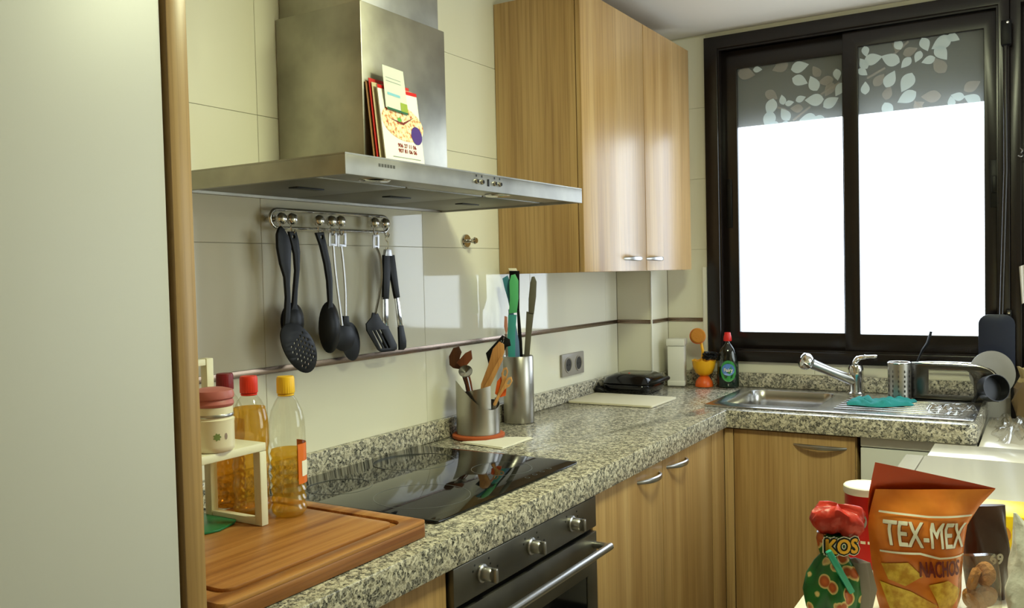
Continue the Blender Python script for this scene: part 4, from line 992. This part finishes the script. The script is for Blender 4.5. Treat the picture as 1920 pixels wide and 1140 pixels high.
mk('wire_tangle', *tube(spline(pts, 3), .0028, 5), mat('black_wire', (30, 30, 32), .4, metal=.4), t)

sb = Vector((.435, -.068, .9015))
t = thing('soap_bottle', 'green dish soap bottle with red cap by the window', 'bottle', sb)
fl = lambda x, y, z, a: (x*.80+y*.0, y*.55, z)
SG = mat('dark_green_soap', (8, 62, 48), .12); 
prof = [(.001, 0), (.046, 0), (.05, .006), (.05, .05), (.049, .085), (.046, .115), (.04, .14), (.031, .158), (.02, .17), (.012, .178), (.011, .19), (.001, .19)]
Ms = Matrix.Translation(sb) @ Matrix.Rotation(.35, 4, 'Z')
mk('soap', *tf(lathe([(max(r-.001, .0008), z+.001) for r, z in prof if z < .08]+[(.0475, .083), (.001, .083)], seg=36, fn=lambda x, y, z, a: (x*.84, y*.58, z)), Ms), SG, t)
mk('shell', *tf(lathe(prof, seg=36, fn=lambda x, y, z, a: (x*.86, y*.6, z)), Ms), pet('tinted_pet', (170, 186, 184), .08), t)
mk('cap', *tf(lathe([(.001, .188), (.0155, .188), (.0165, .192), (.0155, .206), (.013, .214), (.012, .222), (.001, .223)], seg=24), Ms), RED, t)
def onb(u, v, r=.0315): th = u/.045; return Ms @ Vector((.0445*math.sin(th)*1.0, -.0315*math.cos(th), v))
lo = circ(0, .068, .033, 28, .043)
mk('label_green', [onb(a, b) for a, b in lo], [list(range(28))], mat('label_green', (60, 150, 74), .35), t, smooth=False)
mk('label_blue', [Vector(onb(a, b))+Vector((.0002, -.0012, 0)) for a, b in circ(0, .074, .027, 24, .024)], [list(range(24))], mat('label_blue', (88, 130, 200), .35), t, smooth=False)
V, F = text('Fairy', .019, .0006); mk('label_text', [Vector(onb(v.x, .072+v.y))+Vector((.0004, -.0022, 0)) for v in V], F, PAPER, t, smooth=False)

# ================================================================== ON THE WHITE TABLE
tb = Vector((1.376, -2.07, ZT+.0008))
t = thing('nacho_bag', 'open orange nacho chips bag standing on the white table', 'snack bag', tb)
ORB = mat('orange_foil', (222, 122, 36), .3); _n = noise(ORB, (1, 1, 1), 14, 3); bump(ORB, _n.outputs['Fac'], .35, .01)
setc(ORB, ramp(ORB, _n.outputs['Fac'], [(.35, (206, 104, 26)), (.65, (232, 138, 50))]).outputs[0])
ORIN = mat('orange_foil_inside', (196, 66, 18), .35); bump(ORIN, noise(ORIN, (1, 1, 1), 18, 3).outputs['Fac'], .35, .01)
NB = -CAMX.cross(Vector((0, 0, 1)))     # points away from the viewer
def lerp(a, b, t_): return a+(b-a)*t_
def pw(v, tab):
    for (v0, a), (v1, b) in zip(tab[:-1], tab[1:]):
        if v <= v1: return lerp(a, b, (v-v0)/(v1-v0))
    return tab[-1][1]
LE = [(0, -.068), (.12, -.074), (.45, -.082), (.7, -.086), (.8, -.084), (1, -.074)]
RE = [(0, .050), (.12, .056), (.45, .060), (.7, .068), (.85, .086), (1, .112)]
DE = [(0, .032), (.15, .038), (.5, .036), (.75, .022), (.9, .008), (1, .002)]
def bagp(u, v, side, top):
    x = lerp(pw(v, LE), pw(v, RE), u); k = math.sin(PI*u)**.55 if 0 < u < 1 else 0
    wr = .003*math.sin(u*9+v*14)*math.sin(v*11+u*3)*(1-v*.4)*k
    d = pw(v, DE)*k+wr
    if side < 0 and v > .85: d += (v-.85)*.02*k
    z = v*(top-(.045 if side < 0 else .004)*u*v)
    return tb+CAMX*x+NB*(-side*d)+Vector((0, 0, z))
fr_ = grid(30, 34, lambda u, v: bagp(u, v, 1, .19))
mk('front_panel', *fr_, ORB, t, angle=60)
mk('back_panel', *grid(30, 34, lambda u, v: bagp(u, v, -1, .232)), ORIN, t, angle=60)
def onbag(u, v, d=.0012): p = bagp(u, v, 1, .19); return p-NB*d
def bag_text(s, size, u0, v0, m, nm, bold=.0, sx=1., slant=0., d=.0028):
    V, F = subdiv(text(s, size, bold, sx), 2)
    mk(nm, [onbag(u0+v.x/.15, v0+(v.y+slant*v.x)/.19, d) for v in V], F, m, t, smooth=False)
def bag_poly(nm, pts, m, d=.0020):
    bm = bmesh.new(); f = bm.faces.new([bm.verts.new((a, b, 0)) for a, b in pts]); bmesh.ops.triangulate(bm, faces=[f])
    for _ in range(3): bmesh.ops.subdivide_edges(bm, edges=[e for e in bm.edges if e.calc_length() > .06], cuts=1); bmesh.ops.triangulate(bm, faces=bm.faces[:])
    bm.verts.index_update(); V = [onbag(v.co.x, v.co.y, d) for v in bm.verts]; F = [[v.index for v in f.verts] for f in bm.faces]; bm.free()
    mk(nm, V, F, m, t, smooth=True)
CRM = mat('print_cream', (236, 232, 216), .35); MAR = mat('print_maroon', (110, 26, 20), .4); BRS = mat('print_shadow', (150, 70, 20), .4)
CHIP = mat('print_chip_yellow', (214, 168, 40), .4); _n = noise(CHIP, (1, 1, 1), 90, 3); setc(CHIP, ramp(CHIP, _n.outputs['Fac'], [(.35, (190, 136, 24)), (.65, (228, 190, 66))]).outputs[0])
bag_poly('banner_line', [(.06, .825), (.5, .79), (.95, .785), (.95, .80), (.5, .805), (.06, .84)], CRM)
bag_poly('banner_line', [(.06, .515), (.42, .515), (.62, .475), (.95, .475), (.95, .49), (.63, .49), (.43, .53), (.06, .53)], CRM)
bag_text('TEX-MEX', .052, .518, .645, BRS, 'title_shadow', .0009, .57, -.05, .0024)
bag_text('TEX-MEX', .052, .508, .650, CRM, 'title', .0006, .57, -.05, .0034)
bag_text('NACHOS', .033, .64, .39, MAR, 'subtitle', .0008, .52, -.02)
for pts in ([(.03, .27), (.3, .22), (.6, .10), (.4, .02), (.08, .05)], [(.5, .27), (.72, .30), (.92, .20), (.8, .04), (.62, .08)], [(.06, .42), (.3, .45), (.44, .34), (.25, .26), (.1, .3)]): bag_poly('chip_picture', pts, CHIP)

ctb = Vector((1.262, -2.165, ZT+.0008))
t = thing('twisted_snack_bag', 'twisted green and red snack bag closed with a turquoise clip', 'snack bag', ctb)
CG = mat('green_snack_foil', (40, 110, 46), .3)
N_, L_, b_ = nodes(CG); tc_ = N_.new('ShaderNodeTexCoord'); vo = N_.new('ShaderNodeTexVoronoi'); vo.inputs['Scale'].default_value = 42; L_.new(tc_.outputs['Object'], vo.inputs['Vector'])
r1_ = ramp(CG, vo.outputs['Distance'], [(.0, (206, 104, 44)), (.30, (170, 76, 34)), (.42, (226, 200, 130)), (.47, (30, 104, 44)), (1, (24, 84, 40))]); setc(CG, r1_.outputs[0])
RF = mat('red_snack_foil', (184, 44, 28), .42); bump(RF, noise(RF, (1, 1, 1), 30, 3).outputs['Fac'], .5, .01)
FOILG = mat('grey_foil', (128, 118, 112), .35, metal=.3)
cf = lambda x, y, z, a: (x*(1+.13*math.sin(5*a+z*30)+.06*math.sin(9*a)), y*(1+.13*math.sin(5*a+z*30)+.06*math.sin(9*a)), z)
mk('lower_body', *lathe([(.001, 0), (.034, 0), (.041, .02), (.042, .045), (.036, .07), (.026, .088), (.018, .098)], ctb, 48, fn=cf), CG, t, angle=50)
mk('foil_fold', *tf(lathe([(.001, -.05), (.02, -.045), (.026, 0), (.018, .04), (.001, .045)], seg=32, sy=.5, fn=cf), Matrix.Translation(ctb+CAMX*.028-NB*.012+Vector((0, 0, .05)))), FOILG, t, angle=50)
mk('neck', *lathe([(.018, .0985), (.021, .108), (.024, .122), (.023, .13)], ctb, 40, fn=cf), CG, t)
mk('red_top', *lathe([(.023, .1305), (.030, .137), (.037, .146), (.039, .156), (.033, .166), (.016, .170), (.001, .170)], ctb+CAMX*.006, 48, sx=1.05, sy=.8, fn=lambda x, y, z, a: (x*(1+.12*math.sin(4*a+z*70)+.05*math.sin(11*a)), y*(1+.12*math.sin(4*a+z*70)+.05*math.sin(11*a)), z+.004*math.sin(3*a)+.002*math.sin(8*a))), RF, t, angle=50)
mk('bag_clip', *tf(boxg(-.0045, .0045, -.0045, .0045, -.036, .036, .002), Matrix.Translation(ctb-NB*.040+CAMX*-.006+Vector((0, 0, .084))) @ Matrix.Rotation(.55, 4, 'Z') @ Matrix.Rotation(-.5, 4, 'Y')), mat('turquoise_clip', (50, 160, 136), .3), t)
lgp = ctb-NB*.0335+Vector((0, 0, .118))
def flat(V, o, d): return [o+CAMX*v.x+Vector((0, 0, v.y))-NB*(d-((v.x/.03)**2)*.006) for v in V]
for nm, bold, m, d in (('logo_edge_white', .0048, PAPER, 0), ('logo_edge_black', .0034, BLACK, .0006), ('logo_letters', .0010, mat('logo_yellow', (238, 172, 36), .35), .0012)):
    V, F = text('KOS', .030, bold, .85); mk(nm, flat(V, lgp, d), F, m, t, smooth=False)

cn = Vector((1.262, -1.885, ZT+.0008))
t = thing('crisps_tube', 'red cardboard crisps tube with white lid behind the nacho bag', 'tube', cn)
TR = mat('red_tube', (186, 24, 22), .3)
mk('tube_body', *lathe([(.001, 0), (.036, 0), (.037, .002), (.0365, .004), (.0365, .128), (.001, .128)], cn, 40), TR, t)
mk('lid', *lathe([(.001, .1285), (.0375, .1285), (.0388, .131), (.0385, .141), (.0365, .143), (.035, .1415), (.001, .1413)], cn, 40), mat('lid_white', (236, 232, 224), .35), t)
a_ = math.atan2(CP.y-cn.y, CP.x-cn.x)
mk('oval_print', cyl_decal(cn, .0369, a_-.3, circ(0, 0, .012, 20, .016), .085), [list(range(20))], mat('print_grey2', (150, 146, 140), .4), t, smooth=False)
mk('band_print', *cyl_patch(cn, .0369, a_-1.2, a_+1.2, .045, .05), PAPER, t)

# yellow biscuit box lying behind the nacho bag
yc = Vector((1.56, -1.72, ZT+.0008))
Mx = Matrix.Translation(yc) @ Matrix.Rotation(.10, 4, 'Z')
t = thing('biscuit_box', 'yellow biscuit box with coloured letter strip behind the nacho bag', 'box', yc)
mk('carton', *tf(boxg(-.145, .12, -.06, .06, 0, .088, .002), Mx), mat('carton_yellow', (240, 204, 22), .35), t)
rnd = random.Random(2)
BC = [(60, 160, 90), (222, 60, 50), (60, 130, 200), (250, 250, 240), (250, 210, 60), (120, 190, 80)]
mk('letter_strip', *tf(boxg(-.075, .06, -.0606, -.0601, .044, .076, 0), Mx), PAPER, t)
for k in range(7):
    for j in range(2):
        mk('letter_tile', *tf(boxg(-.072+k*.0185, -.0555+k*.0185, -.0612, -.0607, .046+j*.0145, .0592+j*.0145, 0), Mx), mat('tile_colour_%d' % ((k*2+j*3) % 6), BC[(k*2+j*3) % 6], .4), t)
mk('biscuit_picture', *tf(plate([circ(-.105, .055, .024, 20, .02)], .0005, (0, -.0604, 0), XZ), Mx), mat('biscuit_print', (206, 140, 60), .5), t)

bp = Vector((1.456, -1.975, ZT+.0008))
t = thing('brown_snack_packet', 'dark brown snack packet between nacho bag and white paper', 'snack packet', bp)
def pk(c, w0, h, dpt, seed, rz):
    rnd = random.Random(seed); ph = [rnd.uniform(0, 6) for _ in range(4)]
    rings = []
    for j in range(15):
        v = j/14; k = math.sin(PI*(.12+.88*min(1, max(0, 1-v)))) if v > .1 else .6
        d_ = dpt*max(.05, math.sin(PI*(.1+.86*v))**.6); ring = []
        for i in range(28):
            a = 2*PI*i/28; ca, sa = math.cos(a), math.sin(a)
            x = w0*math.copysign(abs(ca)**.6, ca)*(1-.06*math.sin(v*7+ph[0])); y = d_*math.copysign(abs(sa)**.9, sa)+.003*math.sin(a*5+v*9+ph[1])*(d_/dpt)
            ring.append(Vector(c)+Matrix.Rotation(rz, 3, 'Z') @ Vector((x, y, v*h)))
        rings.append(ring)
    return loft(rings)
BRP = mat('brown_foil', (58, 34, 22), .3)
mk('packet', *pk(bp, .032, .150, .022, 3, .55), BRP, t, angle=60)
V, F = text('69', .022, .0008); mk('packet_print', flat(V, bp-NB*.0225+CAMX*.004+Vector((0, 0, .07)), .0016), F, mat('print_pale', (176, 166, 150), .5), t, smooth=False)

kb = Vector((1.456, -2.13, ZT+.0008))
t = thing('cookie_bag', 'clear bag of small brown cookies next to the nacho bag', 'bag', kb)
CK = mat('cookie', (196, 132, 70), .8); bump(CK, noise(CK, (1, 1, 1), 160, 3).outputs['Fac'], .8, .006)
for k, (dx, dz, dn) in enumerate(((-.012, .02, 0), (.010, .022, .006), (-.010, .05, -.002), (.010, .052, .004), (-.008, .08, 0), (.010, .085, .004))):
    mk('cookie', *tf(lathe([(.001, -.005), (.014, -.006), (.018, 0), (.014, .006), (.001, .007)], seg=18), Matrix.Translation(kb+CAMX*dx+NB*dn+Vector((0, 0, dz))) @ Matrix.Rotation(.6+k, 4, 'Z') @ Matrix.Rotation(1.3, 4, 'X')), CK, t)
mk('clear_bag', *pk(kb, .027, .115, .021, 8, .55), PETFILM, t, angle=50)

# white paper cone and crumpled white bag
wb_ = Vector((1.54, -2.105, ZT+.0008))
t = thing('white_paper_bag', 'crumpled white paper bag with pointed top on the table', 'paper bag', wb_)
WPB = mat('white_bag_paper', (222, 222, 216), .75); bump(WPB, noise(WPB, (1, 1, 1), 25, 4).outputs['Fac'], .6, .01)
rings = []
for j in range(14):
    v = j/13; ring = []
    for i in range(32):
        a = 2*PI*i/32; r = lerp(.048, .002, max(0, (v-.45)/.55)**.9) if v > .45 else .05
        r *= 1+.08*math.sin(5*a+v*8)+.05*math.sin(11*a-v*13)
        ring.append(wb_+Vector((r*math.cos(a)-.040*max(0, v-.45)/.55, r*.75*math.sin(a), v*.175)))
    rings.append(ring)
mk('paper_body', *loft(rings), WPB, t, angle=35)
